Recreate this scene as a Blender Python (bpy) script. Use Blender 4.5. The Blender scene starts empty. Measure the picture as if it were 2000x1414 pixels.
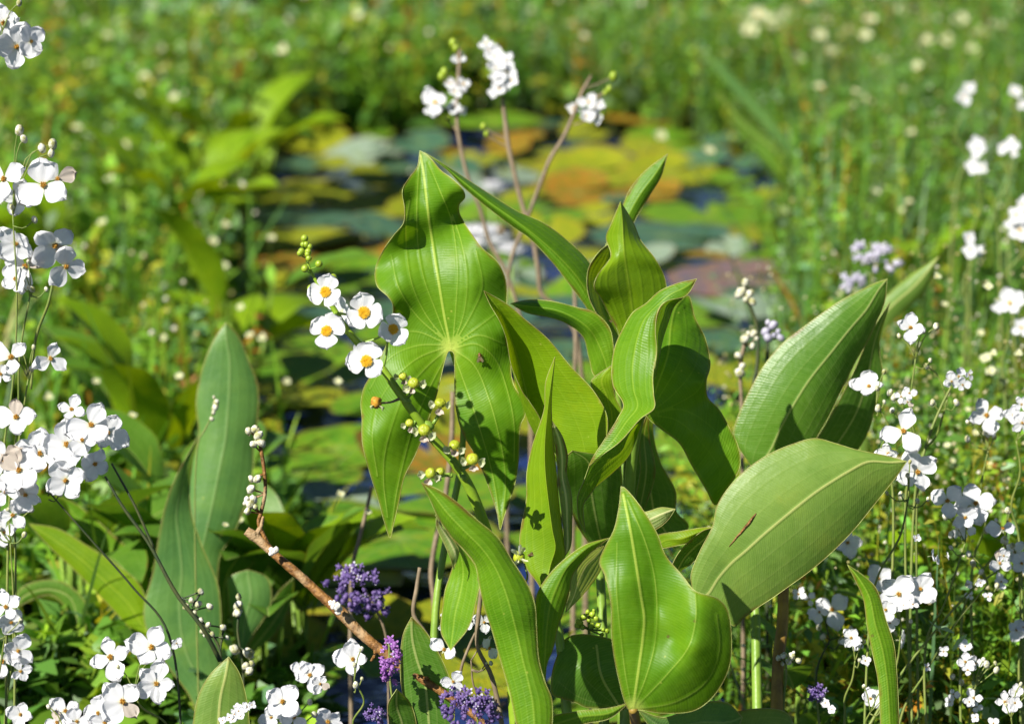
import bpy, math, random
import numpy as np
from mathutils import Vector, Matrix, Quaternion
from mathutils.geometry import delaunay_2d_cdt
from mathutils.bvhtree import BVHTree

random.seed(7); RNG = np.random.default_rng(7)
scene = bpy.context.scene
col = scene.collection

# ------------------------------------------------------------------ camera
CAM = Vector((0.0, 0.0, 0.90)); PITCH = math.radians(14.0); LENS = 100.0
cd = bpy.data.cameras.new('camera'); cam = bpy.data.objects.new('camera', cd); col.objects.link(cam)
cam.location = CAM; cam.rotation_euler = (math.radians(90) - PITCH, 0, 0)
cd.lens = LENS; cd.sensor_width = 36.0; cd.clip_start = 0.05; cd.clip_end = 500.0
cd.dof.use_dof = True; cd.dof.focus_distance = 1.95; cd.dof.aperture_fstop = 6.8; cd.dof.aperture_blades = 9
scene.camera = cam

# ------------------------------------------------------------------ light
TO_SUN = Vector((-0.56, -0.50, 0.68)).normalized()
world = bpy.data.worlds.new('World'); scene.world = world; world.use_nodes = True
wn = world.node_tree.nodes; wl = world.node_tree.links
for n in list(wn): wn.remove(n)
wo = wn.new('ShaderNodeOutputWorld'); wb = wn.new('ShaderNodeBackground'); ws = wn.new('ShaderNodeTexSky')
ws.sky_type = 'NISHITA'; ws.sun_disc = False
ws.sun_elevation = math.asin(TO_SUN.z); ws.sun_rotation = math.atan2(TO_SUN.x, TO_SUN.y)
ws.air_density = 0.55; ws.dust_density = 0.15; ws.ozone_density = 1.6; ws.altitude = 600
wb.inputs['Strength'].default_value = 0.050
wl.new(ws.outputs[0], wb.inputs[0]); wl.new(wb.outputs[0], wo.inputs[0])
sd = bpy.data.lights.new('sun', 'SUN'); sd.energy = 5.0; sd.angle = math.radians(0.5); sd.color = (1.0, 0.955, 0.88)
sun = bpy.data.objects.new('sun', sd); col.objects.link(sun)
sun.rotation_euler = TO_SUN.to_track_quat('Z', 'Y').to_euler(); sun.location = (-3, -2, 4)
vs = scene.view_settings
vs.view_transform = 'Standard'; vs.look = 'None'; vs.gamma = 1.0; vs.use_curve_mapping = False; vs.exposure = 0.84
scene.render.engine = 'CYCLES'
scene.cycles.max_bounces = 8; scene.cycles.transmission_bounces = 6; scene.cycles.diffuse_bounces = 4
scene.cycles.use_denoising = True

# ------------------------------------------------------------------ pixel helpers (2000 x 1414 photo)
FPX = 2000 * LENS / 36.0
RIGHT = np.array([1.0, 0, 0]); FWD = np.array([0, math.cos(PITCH), -math.sin(PITCH)]); UP = np.array([0, math.sin(PITCH), math.cos(PITCH)])
CAMV = np.array(CAM)
def P(px, py, D):
    return CAMV + FWD * D + RIGHT * ((px - 1000) / FPX * D) - UP * ((py - 707) / FPX * D)
def PA(a):           # array (n,3) of px, py, D
    a = np.asarray(a, float); D = a[:, 2:3]
    return CAMV + FWD * D + RIGHT * ((a[:, 0:1] - 1000) / FPX * D) - UP * ((a[:, 1:2] - 707) / FPX * D)
def G(px, py, z=0.0):
    d = FWD + RIGHT * ((px - 1000) / FPX) - UP * ((py - 707) / FPX)
    t = (z - CAMV[2]) / d[2]
    return CAMV + d * t

# ------------------------------------------------------------------ object helpers
def props(o, label=None, cat=None, group=None, kind=None):
    if label: o['label'] = label
    if cat: o['category'] = cat
    if group: o['group'] = group
    if kind: o['kind'] = kind
    return o
def thing(name, loc, label, cat, group=None):
    o = bpy.data.objects.new(name, None); col.objects.link(o); o.location = Vector(loc); o.empty_display_size = 0.02
    return props(o, label, cat, group)
def root_of(o):
    while o.parent is not None: o = o.parent
    return o
def link(name, me, parent=None):
    """link a mesh whose vertices are in world space; its origin becomes that of its thing"""
    o = bpy.data.objects.new(name, me); col.objects.link(o)
    if parent is not None:
        o.parent = parent; r = root_of(parent).location
        me.transform(Matrix.Translation(-r))
    return o
def link_local(name, me, parent, mat4):
    o = bpy.data.objects.new(name, me); col.objects.link(o); o.parent = parent; o.matrix_basis = mat4
    return o
def mesh(name, verts, faces, mats, attrs=None, fmat=None, smooth=True):
    me = bpy.data.meshes.new(name)
    V = np.asarray(verts, dtype=np.float32)
    if isinstance(faces, np.ndarray):
        nf, k = faces.shape
        me.vertices.add(len(V)); me.vertices.foreach_set('co', V.ravel())
        me.loops.add(nf * k); me.loops.foreach_set('vertex_index', faces.ravel().astype(np.int32))
        me.polygons.add(nf); me.polygons.foreach_set('loop_start', np.arange(0, nf * k, k, dtype=np.int32))
        me.polygons.foreach_set('loop_total', np.full(nf, k, np.int32))
        me.update(calc_edges=True)
    else:
        me.from_pydata(V.tolist(), [], faces); me.update()
    for m in (mats if isinstance(mats, (list, tuple)) else [mats]): me.materials.append(m)
    if fmat is not None: me.polygons.foreach_set('material_index', np.asarray(fmat, np.int32))
    if smooth: me.polygons.foreach_set('use_smooth', np.ones(len(me.polygons), bool))
    for k, a in (attrs or {}).items():
        a = np.asarray(a, np.float32)
        if a.ndim == 1:
            at = me.attributes.new(k, 'FLOAT', 'POINT'); at.data.foreach_set('value', a)
        else:
            at = me.attributes.new(k, 'FLOAT_COLOR', 'POINT')
            if a.shape[1] == 3: a = np.concatenate([a, np.ones((len(a), 1), np.float32)], 1)
            at.data.foreach_set('color', a.ravel())
    return me

class MB:
    """collects pieces of geometry for one mesh"""
    def __init__(s): s.v = []; s.f = []; s.m = []; s.n = 0; s.a = {}
    def add(s, v, f, mat=0, attrs=None):
        v = np.asarray(v, float)
        s.v.append(v); s.f += [tuple(int(i) + s.n for i in q) for q in f]; s.m += [mat] * len(f)
        for k, a in (attrs or {}).items(): s.a.setdefault(k, []).append((s.n, np.asarray(a, float)))
        s.n += len(v)
    def build(s, name, mats, smooth=True):
        at = {}
        for k, l in s.a.items():
            arr = np.full(s.n, 99.0) if l[0][1].ndim == 1 else np.ones((s.n, 3))
            for o, a in l: arr[o:o + len(a)] = a
            at[k] = arr
        return mesh(name, np.concatenate(s.v), s.f, mats, at, s.m, smooth)

def catmull(pts, n):
    pts = np.asarray(pts, float)
    if len(pts) == 2:
        t = np.linspace(0, 1, n)[:, None]; return pts[0] * (1 - t) + pts[1] * t
    seg = np.linalg.norm(np.diff(pts, axis=0), axis=1) ** 0.5 + 1e-9
    T = np.concatenate([[0], np.cumsum(seg)])
    # finite-difference tangents (non-uniform), hermite
    m = np.zeros_like(pts)
    d = np.diff(pts, axis=0) / seg[:, None]
    m[0] = d[0]; m[-1] = d[-1]
    w = seg[:-1] + seg[1:]
    m[1:-1] = (d[:-1] * seg[1:, None] + d[1:] * seg[:-1, None]) / w[:, None]
    s = np.linspace(0, T[-1], n)
    i = np.clip(np.searchsorted(T, s, 'right') - 1, 0, len(seg) - 1)
    h = seg[i]; t = ((s - T[i]) / h)[:, None]; h = h[:, None]
    return (2*t**3 - 3*t**2 + 1) * pts[i] + (t**3 - 2*t**2 + t) * h * m[i] + (-2*t**3 + 3*t**2) * pts[i+1] + (t**3 - t**2) * h * m[i+1]

def tube_geo(pts, radii, sides=7, n=None, closed=False, cap=True):
    pts = np.asarray(pts, float); k = len(pts)
    r = np.asarray(radii, float) * np.ones(k)
    if n:
        q = catmull(np.concatenate([pts, r[:, None]], 1), n); pts = q[:, :3]; r = np.abs(q[:, 3]); k = n
    t = np.gradient(pts, axis=0); t /= np.linalg.norm(t, axis=1, keepdims=True) + 1e-12
    ref = np.array([0.31, 0.83, 0.46]); a = np.cross(t, ref)
    a /= np.linalg.norm(a, axis=1, keepdims=True) + 1e-12
    b = np.cross(t, a)
    ang = np.linspace(0, 2 * math.pi, sides, endpoint=False)
    V = pts[:, None] + r[:, None, None] * (np.cos(ang)[None, :, None] * a[:, None] + np.sin(ang)[None, :, None] * b[:, None])
    V = V.reshape(-1, 3); F = []
    for i in range(k - 1):
        for j in range(sides):
            j2 = (j + 1) % sides
            F.append((i*sides + j, i*sides + j2, (i+1)*sides + j2, (i+1)*sides + j))
    if cap and not closed:
        F.append(tuple(range(sides - 1, -1, -1))); F.append(tuple((k-1)*sides + j for j in range(sides)))
    return V, F
def ball_geo(c, r, seg=10, rings=7, squash=1.0, axis=None, bump=0.0, seed=0, dimple=0.0):
    rg = np.random.default_rng(seed); V = []; F = []
    for i in range(rings + 1):
        th = math.pi * i / rings
        for j in range(seg):
            ph = 2 * math.pi * j / seg
            rr = 1 + bump * rg.normal()
            z = math.cos(th); 
            if dimple: rr *= 1 - dimple * math.exp(-(math.sin(th) / 0.35) ** 2) * (z > 0)
            V.append((math.sin(th)*math.cos(ph)*rr, math.sin(th)*math.sin(ph)*rr, z * rr * squash))
    for i in range(rings):
        for j in range(seg):
            j2 = (j+1) % seg; F.append((i*seg+j, (i+1)*seg+j, (i+1)*seg+j2, i*seg+j2))
    V = np.array(V) * r
    if axis is not None:
        q = Vector(axis).to_track_quat('Z', 'Y').to_matrix(); V = V @ np.array(q).T
    return V + np.asarray(c), F

# ------------------------------------------------------------------ materials
class NT:
    def __init__(s, name):
        s.m = bpy.data.materials.new(name); s.m.use_nodes = True; s.t = s.m.node_tree
        for n in list(s.t.nodes): s.t.nodes.remove(n)
        s.out = s.t.nodes.new('ShaderNodeOutputMaterial')
    def n(s, typ, **kw):
        nd = s.t.nodes.new(typ)
        for k, v in kw.items():
            if hasattr(nd, k): setattr(nd, k, v)
        return nd
    def l(s, a, b): s.t.links.new(a, b)
    def val(s, inp, v):
        if hasattr(v, 'links') or hasattr(v, 'is_linked'): s.l(v, inp)
        else: inp.default_value = v
    def attr(s, name): return s.n('ShaderNodeAttribute', attribute_name=name)
    def math(s, op, a, b=0.0, c=0.0, clamp=False):
        nd = s.n('ShaderNodeMath', operation=op, use_clamp=clamp)
        for i, v in enumerate((a, b, c)): s.val(nd.inputs[i], v)
        return nd.outputs[0]
    def ramp(s, x, lo, hi, a=0.0, b=1.0):
        nd = s.n('ShaderNodeMapRange'); nd.interpolation_type = 'SMOOTHSTEP'
        s.val(nd.inputs[0], x); nd.inputs[1].default_value = lo; nd.inputs[2].default_value = hi
        nd.inputs[3].default_value = a; nd.inputs[4].default_value = b
        return nd.outputs[0]
    def mix(s, f, a, b, mode='MIX'):
        nd = s.n('ShaderNodeMix', data_type='RGBA', blend_type=mode)
        s.val(nd.inputs[0], f)
        for i, v in ((6, a), (7, b)):
            if isinstance(v, tuple): nd.inputs[i].default_value = (v[0], v[1], v[2], 1)
            else: s.l(v, nd.inputs[i])
        return nd.outputs[2]
    def noise(s, scale, detail=3, rough=0.5, vec=None, dist=0.0):
        nd = s.n('ShaderNodeTexNoise'); nd.inputs['Scale'].default_value = scale
        nd.inputs['Detail'].default_value = detail; nd.inputs['Roughness'].default_value = rough; nd.inputs['Distortion'].default_value = dist
        if vec is None:
            tc = s.n('ShaderNodeTexCoord'); vec = tc.outputs['Object']
        s.l(vec, nd.inputs['Vector']); return nd.outputs['Fac']
    def bump(s, h, strength, dist=0.001, normal=None):
        nd = s.n('ShaderNodeBump'); nd.inputs['Strength'].default_value = strength; nd.inputs['Distance'].default_value = dist
        s.l(h, nd.inputs['Height'])
        if normal is not None: s.l(normal, nd.inputs['Normal'])
        return nd.outputs[0]
    def principled(s, colr, rough=0.5, spec=0.5, normal=None, coat=0.0):
        p = s.n('ShaderNodeBsdfPrincipled')
        s.val(p.inputs['Base Color'], (*colr, 1) if isinstance(colr, tuple) else colr)
        s.val(p.inputs['Roughness'], rough); p.inputs['Specular IOR Level'].default_value = spec
        p.inputs['Coat Weight'].default_value = coat
        if normal is not None: s.l(normal, p.inputs['Normal'])
        return p
    def finish(s, p, trans=None, tcol=None, normal=None):
        if trans:
            t = s.n('ShaderNodeBsdfTranslucent'); s.val(t.inputs['Color'], (*tcol, 1) if isinstance(tcol, tuple) else tcol)
            if normal is not None: s.l(normal, t.inputs['Normal'])
            mx = s.n('ShaderNodeMixShader'); mx.inputs[0].default_value = trans
            s.l(p.outputs[0], mx.inputs[1]); s.l(t.outputs[0], mx.inputs[2]); s.l(mx.outputs[0], s.out.inputs['Surface'])
        else: s.l(p.outputs[0], s.out.inputs['Surface'])
        return s.m

def leaf_material(name, c1, c2, vein, tr, star=0.0, mid=.85, side=1.0, stri=1.0, rough=0.44, mid_w=1.0, trans=0.34, spec=0.29):
    s = NT(name)
    dm = s.attr('dm').outputs['Fac']; ds = s.attr('ds').outputs['Fac']; st = s.attr('st').outputs['Fac']; ed = s.attr('ed').outputs['Fac']
    n1 = s.noise(14, 4, 0.6); n2 = s.noise(120, 3, 0.6)
    n4 = s.noise(38, 3, 0.55)
    base = s.mix(s.ramp(n1, 0.35, 0.65), c1, c2)
    base = s.mix(s.math('MULTIPLY', s.ramp(n4, 0.45, 0.75), 0.35), base, (c2[0]*1.35, c2[1]*1.15, c2[2]))
    # fine cross veins
    w = s.math('ADD', s.math('MULTIPLY', st, 2 * math.pi / 1.75), s.math('MULTIPLY', n2, 6.0))
    sn = s.math('MULTIPLY_ADD', s.math('SINE', w), 0.5, 0.5)
    sn2 = s.math('POWER', sn, 3.0)
    base = s.mix(s.math('MULTIPLY', sn2, 0.22 * stri), base, (vein[0]*0.55, vein[1]*0.72, vein[2]*0.6))
    cx = s.n('ShaderNodeCombineXYZ'); s.l(s.math('MULTIPLY', st, 0.55), cx.inputs[0]); s.l(s.math('MULTIPLY', dm, 0.09), cx.inputs[1]); s.l(s.math('MULTIPLY', s.noise(6, 1), 3.0), cx.inputs[2])
    streak = s.noise(1.0, 4, 0.6, cx.outputs[0])
    base = s.mix(s.math('MULTIPLY', s.ramp(streak, 0.42, 0.72), 0.30 * stri), base, (vein[0]*0.50, vein[1]*0.66, vein[2]*0.55))
    base = s.mix(s.math('MULTIPLY', s.ramp(streak, 0.48, 0.25), 0.28 * stri), base, (c1[0]*0.55, c1[1]*0.66, c1[2]*0.6))
    # speckles
    vo = s.n('ShaderNodeTexVoronoi'); vo.inputs['Scale'].default_value = 95; tc = s.n('ShaderNodeTexCoord'); s.l(tc.outputs['Object'], vo.inputs['Vector'])
    dots = s.math('MULTIPLY', s.ramp(vo.outputs['Distance'], 0.05, 0.11, 1, 0), s.ramp(s.noise(45, 1), 0.56, 0.64))
    base = s.mix(s.math('MULTIPLY', dots, 0.6), base, (0.45, 0.5, 0.08))
    # browning specks
    vo2 = s.n('ShaderNodeTexVoronoi'); vo2.inputs['Scale'].default_value = 60; s.l(tc.outputs['Object'], vo2.inputs['Vector'])
    bd = s.math('MULTIPLY', s.ramp(vo2.outputs['Distance'], 0.03, 0.10, 1, 0), s.ramp(s.noise(31, 1), 0.57, 0.64))
    base = s.mix(s.math('MULTIPLY', bd, 0.75), base, (0.11, 0.07, 0.02))
    # side veins, midrib
    sv = s.math('MULTIPLY', s.math('MULTIPLY', s.ramp(ds, 0.12, 0.62, 1, 0), 0.55 * side), s.ramp(s.noise(22, 2), 0.3, 0.62, 0.35, 1.0))
    base = s.mix(sv, base, vein)
    mv = s.math('MULTIPLY', s.ramp(dm, mid_w * 0.45, mid_w * 1.15, 1, 0), mid)
    base = s.mix(mv, base, (vein[0]*1.12, vein[1]*1.05, vein[2]*1.1))
    if star: base = s.mix(s.math('MULTIPLY', s.ramp(st, 1.5, 11.0, 1, 0), star), base, (0.46, 0.56, 0.10))
    # margin yellows slightly
    base = s.mix(s.math('MULTIPLY', s.ramp(ed, 0.2, 2.2, 1, 0), 0.45), base, (0.26, 0.25, 0.03))
    eb = s.math('MULTIPLY', s.ramp(ed, 0.3, 3.2, 1, 0), s.ramp(s.noise(26, 4, .65), 0.56, 0.66))
    base = s.mix(s.math('MULTIPLY', eb, 0.8), base, (0.16, 0.085, 0.02))
    blot = s.math('MULTIPLY', s.ramp(s.noise(19, 5, .7), 0.60, 0.78), 0.35)
    base = s.mix(blot, base, (c2[0]*1.7, c2[1]*1.12, c2[2]))
    h = s.math('ADD', s.math('MULTIPLY', sn, 0.12 * stri), s.math('MULTIPLY', s.ramp(ds, 0.0, 2.0, 0, 1), 0.45 * side))
    h = s.math('ADD', h, s.math('MULTIPLY', s.ramp(dm, 0.0, 2.4, 0, 1), 0.6))
    h = s.math('ADD', h, s.math('MULTIPLY', s.noise(260, 2), 0.18))
    h = s.math('ADD', h, s.math('MULTIPLY', streak, 0.45 * stri))
    h = s.math('ADD', h, s.math('MULTIPLY', n4, 1.6))
    nb = s.bump(h, 0.55, 0.0011)
    rg = s.math('MULTIPLY_ADD', s.noise(30, 3), 0.22, rough - 0.11)
    p = s.principled(base, rg, spec, nb)
    tcol = s.mix(1.0, base, tr, 'MULTIPLY')
    return s.finish(p, trans, tcol, nb)

YG = (2.0, 1.55, 0.5)
M = {}
M['leaf_net'] = leaf_material('leaf_green_netted', (0.082, 0.215, 0.004), (0.130, 0.280, 0.006), (0.36, 0.50, 0.07), YG, stri=.55, spec=.23, star=.8)
M['leaf'] = leaf_material('leaf_green', (0.082, 0.215, 0.004), (0.130, 0.280, 0.006), (0.26, 0.42, 0.04), YG, mid=.5, side=.5, mid_w=.8)
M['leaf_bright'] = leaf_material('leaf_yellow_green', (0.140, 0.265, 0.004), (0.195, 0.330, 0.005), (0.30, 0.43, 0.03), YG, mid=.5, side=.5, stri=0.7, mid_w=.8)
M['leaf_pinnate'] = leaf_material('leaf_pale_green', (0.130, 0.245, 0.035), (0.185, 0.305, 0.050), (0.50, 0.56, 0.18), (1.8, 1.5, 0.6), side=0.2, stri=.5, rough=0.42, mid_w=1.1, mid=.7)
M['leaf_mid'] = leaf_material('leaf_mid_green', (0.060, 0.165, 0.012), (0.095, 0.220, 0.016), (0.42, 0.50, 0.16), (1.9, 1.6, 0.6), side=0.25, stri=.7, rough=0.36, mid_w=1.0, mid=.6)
M['leaf_dark'] = leaf_material('leaf_deep_green', (0.030, 0.095, 0.016), (0.045, 0.125, 0.018), (0.12, 0.22, 0.06), (1.6, 1.6, 0.8), side=0.6, trans=0.25)
M['leaf_blue'] = leaf_material('leaf_blue_green', (0.075, 0.190, 0.045), (0.130, 0.270, 0.055), (0.24, 0.38, 0.12), (1.7, 1.5, 0.6), side=0.3, stri=0.8, rough=0.40, mid=.5)
M['leaf_under'] = leaf_material('leaf_underside', (0.20, 0.29, 0.07), (0.25, 0.34, 0.09), (0.60, 0.64, 0.30), (1.8, 1.6, 0.8), side=1.0, stri=0.6, rough=0.5)

def simple(name, c1, c2=None, rough=0.5, scale=80, spec=0.4, trans=None, tcol=None, bump=0.3, bscale=300, bdist=0.0006):
    s = NT(name)
    c = s.mix(s.ramp(s.noise(scale, 4, 0.6), 0.35, 0.65), c1, c2 or c1)
    nb = s.bump(s.noise(bscale, 3), bump, bdist)
    return s.finish(s.principled(c, rough, spec, nb), trans, tcol)
M['rim'] = simple('leaf_margin', (0.36, 0.42, 0.12), (0.20, 0.17, 0.04), 0.5)
M['petiole'] = simple('petiole_green', (0.15, 0.26, 0.03), (0.20, 0.32, 0.04), 0.38, 40)
M['stem_yellow'] = simple('stem_ochre', (0.30, 0.20, 0.03), (0.16, 0.09, 0.02), 0.5, 45, bump=0.6)
M['scape'] = simple('scape_green', (0.17, 0.29, 0.015), (0.22, 0.34, 0.02), 0.4, 60)
M['stem_thin'] = simple('thin_stem', (0.13, 0.19, 0.03), (0.19, 0.22, 0.05), 0.5)
M['stem_dark'] = simple('dark_stem', (0.03, 0.05, 0.018), (0.06, 0.07, 0.02), 0.5)
M['stem_brown'] = simple('brownish_stem', (0.24, 0.18, 0.11), (0.16, 0.12, 0.07), 0.6)
M['fruit'] = simple('fruit_yellow_green', (0.36, 0.40, 0.02), (0.28, 0.34, 0.02), 0.35, 120, bump=0.7, bscale=900)
M['bud'] = simple('bud_green', (0.24, 0.34, 0.02), (0.30, 0.40, 0.03), 0.35, 150)
M['bud_pale'] = simple('bud_cream', (0.70, 0.68, 0.58), (0.30, 0.30, 0.10), 0.6, 260, bump=.8, bscale=900)
M['sepal'] = simple('sepal_pale', (0.44, 0.50, 0.20), (0.62, 0.62, 0.48), 0.5, 150, trans=0.3, tcol=(0.6, 0.65, 0.3))
M['stamen'] = simple('stamen_yellow', (0.86, 0.58, 0.02), (0.74, 0.38, 0.01), 0.6, 900)
M['stamen_brown'] = simple('stamen_ochre', (0.58, 0.30, 0.02), (0.30, 0.14, 0.02), 0.6, 500)
M['lilac'] = simple('petal_lilac', (0.10, 0.065, 0.22), (0.22, 0.15, 0.36), 0.5, 160, trans=0.3, tcol=(0.35, 0.2, 0.55))
M['mauve'] = simple('petal_mauve', (0.26, 0.08, 0.34), (0.42, 0.20, 0.52), 0.5, 120, trans=0.3, tcol=(0.5, 0.2, 0.6))
M['lilac_pale'] = simple('petal_pale_lilac', (0.50, 0.49, 0.58), (0.66, 0.64, 0.70), 0.5, 160, trans=0.3, tcol=(0.6, 0.5, 0.8))
M['insect_dark'] = simple('insect_body', (0.05, 0.025, 0.01), (0.20, 0.09, 0.02), 0.4, 900)
M['insect_wing'] = simple('insect_wing', (0.30, 0.24, 0.14), (0.2, 0.14, 0.08), 0.3, 600, trans=0.5, tcol=(0.5, 0.4, 0.25))
M['fuzz'] = simple('white_fluff', (0.75, 0.73, 0.66), (0.55, 0.5, 0.42), 0.8, 300, bump=0.8, bscale=700)

def petal_material():
    s = NT('petal_white')
    uvx = s.attr('pu').outputs['Fac']; pv = s.attr('pv').outputs['Fac']
    v = s.math('SINE', s.math('MULTIPLY', pv, 46.0))
    nz = s.noise(350, 3)
    c = s.mix(s.ramp(uvx, 0.0, 0.22), (0.70, 0.72, 0.42), (0.83, 0.83, 0.84))
    c = s.mix(s.math('MULTIPLY', s.ramp(s.noise(140, 3), 0.5, 0.8), 0.16), c, (0.70, 0.70, 0.74))
    nb = s.bump(s.math('ADD', s.math('MULTIPLY', v, 0.25), nz), 0.4, 0.0005)
    return s.finish(s.principled(c, 0.55, 0.3, nb), 0.36, (0.84, 0.85, 0.86), nb)
M['petal'] = petal_material()
M['petal_sepia'] = simple('petal_withered', (0.55, 0.50, 0.44), (0.42, 0.34, 0.26), 0.7, 220, trans=0.2, tcol=(0.5, 0.45, 0.4))

def bark():
    s = NT('twig_bark')
    tc = s.n('ShaderNodeTexCoord')
    n = s.noise(180, 5, 0.65); n2 = s.noise(35, 3); n3 = s.noise(500, 3)
    c = s.mix(s.ramp(n, 0.3, 0.7), (0.085, 0.035, 0.008), (0.30, 0.145, 0.035))
    c = s.mix(s.math('MULTIPLY', s.ramp(n2, 0.55, 0.7), 0.7), c, (0.42, 0.30, 0.16))
    nb = s.bump(s.math('ADD', n, n3), 0.9, 0.0015)
    return s.finish(s.principled(c, 0.55, 0.35, nb))
M['bark'] = bark()
# ------------------------------------------------------------------ leaves
UCOLS = np.array([-1, -.93, -.84, -.74, -.64, -.54, -.44, -.33, -.22, -.12, -.05, 0, .05, .12, .22, .33, .44, .54, .64, .74, .84, .93, 1.0])
UCOLS = np.sort(np.concatenate([UCOLS, (UCOLS[1:] + UCOLS[:-1]) / 2]))
UVEIN = (.33, .64, .84)
def loft_geo(mb, rows, D, nv=70, crease=0.45, belly=0.035, ruffle=0.0, rf=9.0, seed=0, rim=True, mat=0, rim_mat=1, rims=(1, 1), arr=None):
    """rows: (Lx,Ly,Lz, Mx,My,Mz, Rx,Ry,Rz) in photo pixels and centimetres beyond D"""
    rg = np.random.default_rng(seed + 5)
    if arr is None:
        rr = [r * 3 if len(r) == 3 else r for r in rows]
        A = np.array(rr, float).reshape(-1, 3, 3)
        W = A.copy(); W[:, :, 2] = D + A[:, :, 2] / 100.0
        W = PA(W.reshape(-1, 3)).reshape(-1, 9)
    else: W = np.asarray(arr, float).reshape(-1, 9)
    C = catmull(W, nv)
    L, Mi, R = C[:, 0:3], C[:, 3:6], C[:, 6:9]
    U = UCOLS; u = U[None, :, None]
    pl = np.where(u < 0, Mi[:, None] + (L - Mi)[:, None] * (-u), Mi[:, None] + (R - Mi)[:, None] * u)
    qd = L[:, None] * (u * (u - 1) / 2) + Mi[:, None] * (1 - u * u) + R[:, None] * (u * (u + 1) / 2)
    # keep the outline: quadratic only in moderation
    S = crease * pl + (1 - crease) * qd
    # normals
    du = np.gradient(S, axis=1); dv = np.gradient(S, axis=0)
    N = np.cross(du, dv); N /= np.linalg.norm(N, axis=2, keepdims=True) + 1e-9
    N = N[:, 17:28].mean(axis=1, keepdims=True); N /= np.linalg.norm(N, axis=2, keepdims=True) + 1e-9
    if (N[:, 0] @ FWD).mean() > 0: N = -N          # towards the camera side
    w = np.linalg.norm(L - Mi, axis=1) + np.linalg.norm(R - Mi, axis=1)
    au = np.abs(U)
    S = S + N * (belly * w[:, None] * (au * (1 - au) * 2)[None, :])[:, :, None]
    s = np.concatenate([[0], np.cumsum(np.linalg.norm(np.diff(Mi, axis=0), axis=1))])
    if ruffle:
        for sgn in (-1, 1):
            ph = rg.random() * 6.28; m = (np.sign(U) == sgn)
            wave = np.sin(s / s[-1] * rf * 1.0 + ph) * 0.6 + np.sin(s / s[-1] * rf * 1.9 + ph * 2) * 0.4
            wave *= np.clip(w / w.max(), 0, 1) * np.clip((s[-1] - s) / (0.1 * s[-1]), 0, 1)
            S = S + N * ruffle * (wave[:, None] * (np.where(m, au, 0) ** 3)[None, :])[:, :, None]
    # slight large scale unevenness
    hwL = np.linalg.norm(L - Mi, axis=1); hwR = np.linalg.norm(R - Mi, axis=1)
    hw = np.where(U[None] < 0, hwL[:, None], hwR[:, None]) * 1000
    dm = au[None] * hw
    ds = np.min([np.abs(au[None] - k) * hw for k in UVEIN], axis=0) + np.where(hw < 6, 2.0, 0)
    ed = (1 - au[None]) * hw
    st = (s[:, None] * 1000) - 0.55 * np.sqrt(au[None] ** 2 + .01) * hw
    n, k = len(C), len(U)
    V = S.reshape(-1, 3)
    F = [(i*k + j, i*k + j + 1, (i+1)*k + j + 1, (i+1)*k + j) for i in range(n - 1) for j in range(k - 1)]
    mb.add(V, F, mat, dict(dm=dm.ravel(), ds=ds.ravel(), st=st.ravel(), ed=ed.ravel()))
    if rim:
        for q, j in ((rims[0], 0), (rims[1], k - 1)):
            if q:
                v, f = tube_geo(S[:, j], 0.00026, 4, cap=False); mb.add(v, f, rim_mat)
    return S
def tps(ctrl, X):
    c = np.asarray(ctrl, float); p = c[:, :2] / 100; z = c[:, 2]
    def phi(r2): return np.where(r2 > 1e-12, 0.5 * r2 * np.log(r2 + 1e-20), 0)
    K = phi(((p[:, None] - p[None]) ** 2).sum(2)) + np.eye(len(p)) * 1e-3
    Pm = np.concatenate([np.ones((len(p), 1)), p], 1)
    A = np.block([[K, Pm], [Pm.T, np.zeros((3, 3))]])
    sol = np.linalg.solve(A, np.concatenate([z, np.zeros(3)]))
    X = np.asarray(X, float) / 100
    return phi(((X[:, None] - p[None]) ** 2).sum(2)) @ sol[:len(p)] + sol[len(p)] + X @ sol[len(p)+1:]
def seg_dist(X, poly, closed=False):
    poly = np.asarray(poly, float)
    a = poly if closed else poly[:-1]; b = np.roll(poly, -1, 0) if closed else poly[1:]
    d = np.full(len(X), 1e9)
    for i in range(len(a)):
        ab = b[i] - a[i]; t = np.clip(((X - a[i]) @ ab) / (ab @ ab + 1e-9), 0, 1)
        d = np.minimum(d, np.linalg.norm(X - (a[i] + t[:, None] * ab), axis=1))
    return d
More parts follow.
